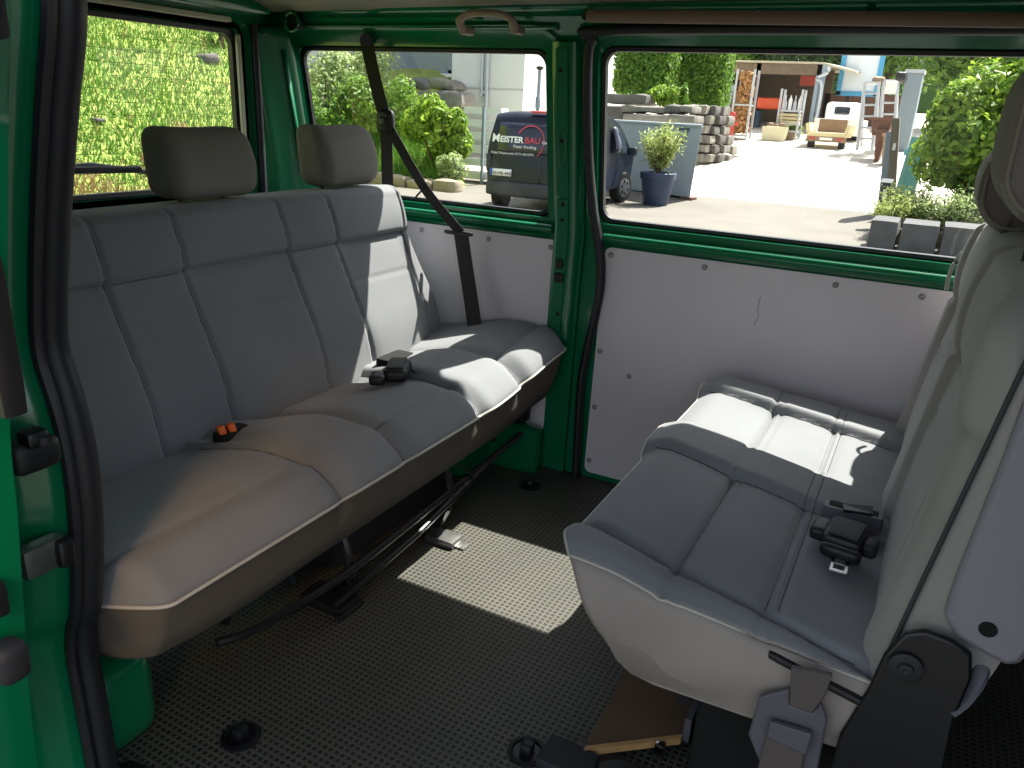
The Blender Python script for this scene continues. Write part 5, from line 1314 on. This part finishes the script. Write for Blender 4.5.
c = at(987, 142, 15.9); shrub('leafy_bush', 'big bright green leafy bush behind the planter flowers', 'bush', c, (1.15, .9, 1.18), 9000, .085, 'leaf_bright', None, GZ + .3, 12)
c = at(1022, 112, 16.4); shrub('leafy_bush', 'green leafy bush partly hidden behind the near headrest', 'bush', c, (1.1, .9, 1.5), 6000, .085, 'leaf_bright', None, GZ + .3, 9)
# trees closing the view behind the yard
for k, (x, y, r, mt, lab) in enumerate(((-16.5, 47, (3.2, 2, 3.6), 'leaf_deep', 'dark tree far behind the hedges'), (-11.5, 46, (3.0, 2, 3.6), 'leaf_mid', 'mid green tree far behind the firewood rack'), (-7.5, 46, (3.0, 2, 3.6), 'leaf_deep', 'dark tree rising behind the shed roof'), (-3.2, 44, (2.6, 2, 3.4), 'leaf_mid', 'green tree behind the blue framed sign'), (.6, 40, (2.6, 2, 3.6), 'leaf_mid', 'green tree behind the mesh crate'), (4.5, 40, (3.0, 2, 4.0), 'leaf_deep', 'dark tree behind the leafy bushes'))):
    t = thing('tree', lab, 'tree', (x, y, gz(y)), 'trees behind the yard')
    P, Nn = blob_pts((x, y, gz(y) + 3.6), r, 5200, 10); leaf_cloud(P, Nn, .20, .5).build('crown', mt, t, smooth=False, weld=False)
    MB().tube([(x, y, gz(y) - .1), (x + .1, y, gz(y) + 1.8), (x, y, gz(y) + 4)], [.25, .2, .08], 8).build('trunk', 'bark', t)
m = MB(); m.strip([[(x, y, gz(40) + z + .3 * math.sin(x * 1.3)) for x in np.linspace(-45, 25, 50)] for y, z in ((49, -1), (50, 2.0), (53, 5.5), (60, 8))]); o = m.build('hill', 'leaf_deep', sharp=0); o['kind'] = 'structure'

# ------------------------------------------------------------------ LIGHT
to_sun = Vector((.27, .600, 1.0)).normalized()
sd_ = bpy.data.lights.new('sun', 'SUN'); sd_.energy = 14.0; sd_.angle = .0093; sd_.color = (1.0, .955, .87)
so_ = bpy.data.objects.new('sun', sd_); COL.objects.link(so_); so_.rotation_euler = (-to_sun).to_track_quat('-Z', 'Y').to_euler()
gl = bpy.data.lights.new('warm_bench_fill', 'SPOT'); gl.energy = 190; gl.color = (1.0, .60, .28); gl.spot_size = math.radians(14); gl.spot_blend = 1.0; gl.shadow_soft_size = .22  # added spot lamp that warms the near bench end; source unseen
go = bpy.data.objects.new('warm_bench_fill', gl); COL.objects.link(go); go.location = (.25, -1.2, 1.75); go.rotation_euler = (Vector((-1.07, .78, .45)) - go.location).to_track_quat('-Z', 'Y').to_euler()
w = bpy.data.worlds.new('sky'); S.world = w; w.use_nodes = True; nt = w.node_tree
sk_ = nt.nodes.new('ShaderNodeTexSky'); sk_.sky_type = 'NISHITA'; sk_.sun_disc = False
sk_.sun_elevation = math.asin(to_sun.z); sk_.sun_rotation = math.atan2(to_sun.x, to_sun.y); sk_.air_density = 1.0; sk_.dust_density = 2.0; sk_.ozone_density = 1.0
bg = nt.nodes['Background']; hs = nt.nodes.new('ShaderNodeHueSaturation'); hs.inputs['Saturation'].default_value = .45; nt.links.new(sk_.outputs[0], hs.inputs['Color']); nt.links.new(hs.outputs[0], bg.inputs['Color']); bg.inputs['Strength'].default_value = .31
vs = S.view_settings; vs.view_transform = 'Standard'; vs.look = 'None'; vs.gamma = 1; vs.use_curve_mapping = False; vs.exposure = .2
S.cycles.use_denoising = True; S.cycles.max_bounces = 10; S.cycles.diffuse_bounces = 6; S.cycles.transparent_max_bounces = 16
S.cycles.caustics_reflective = False; S.cycles.caustics_refractive = False; S.cycles.sample_clamp_indirect = 6
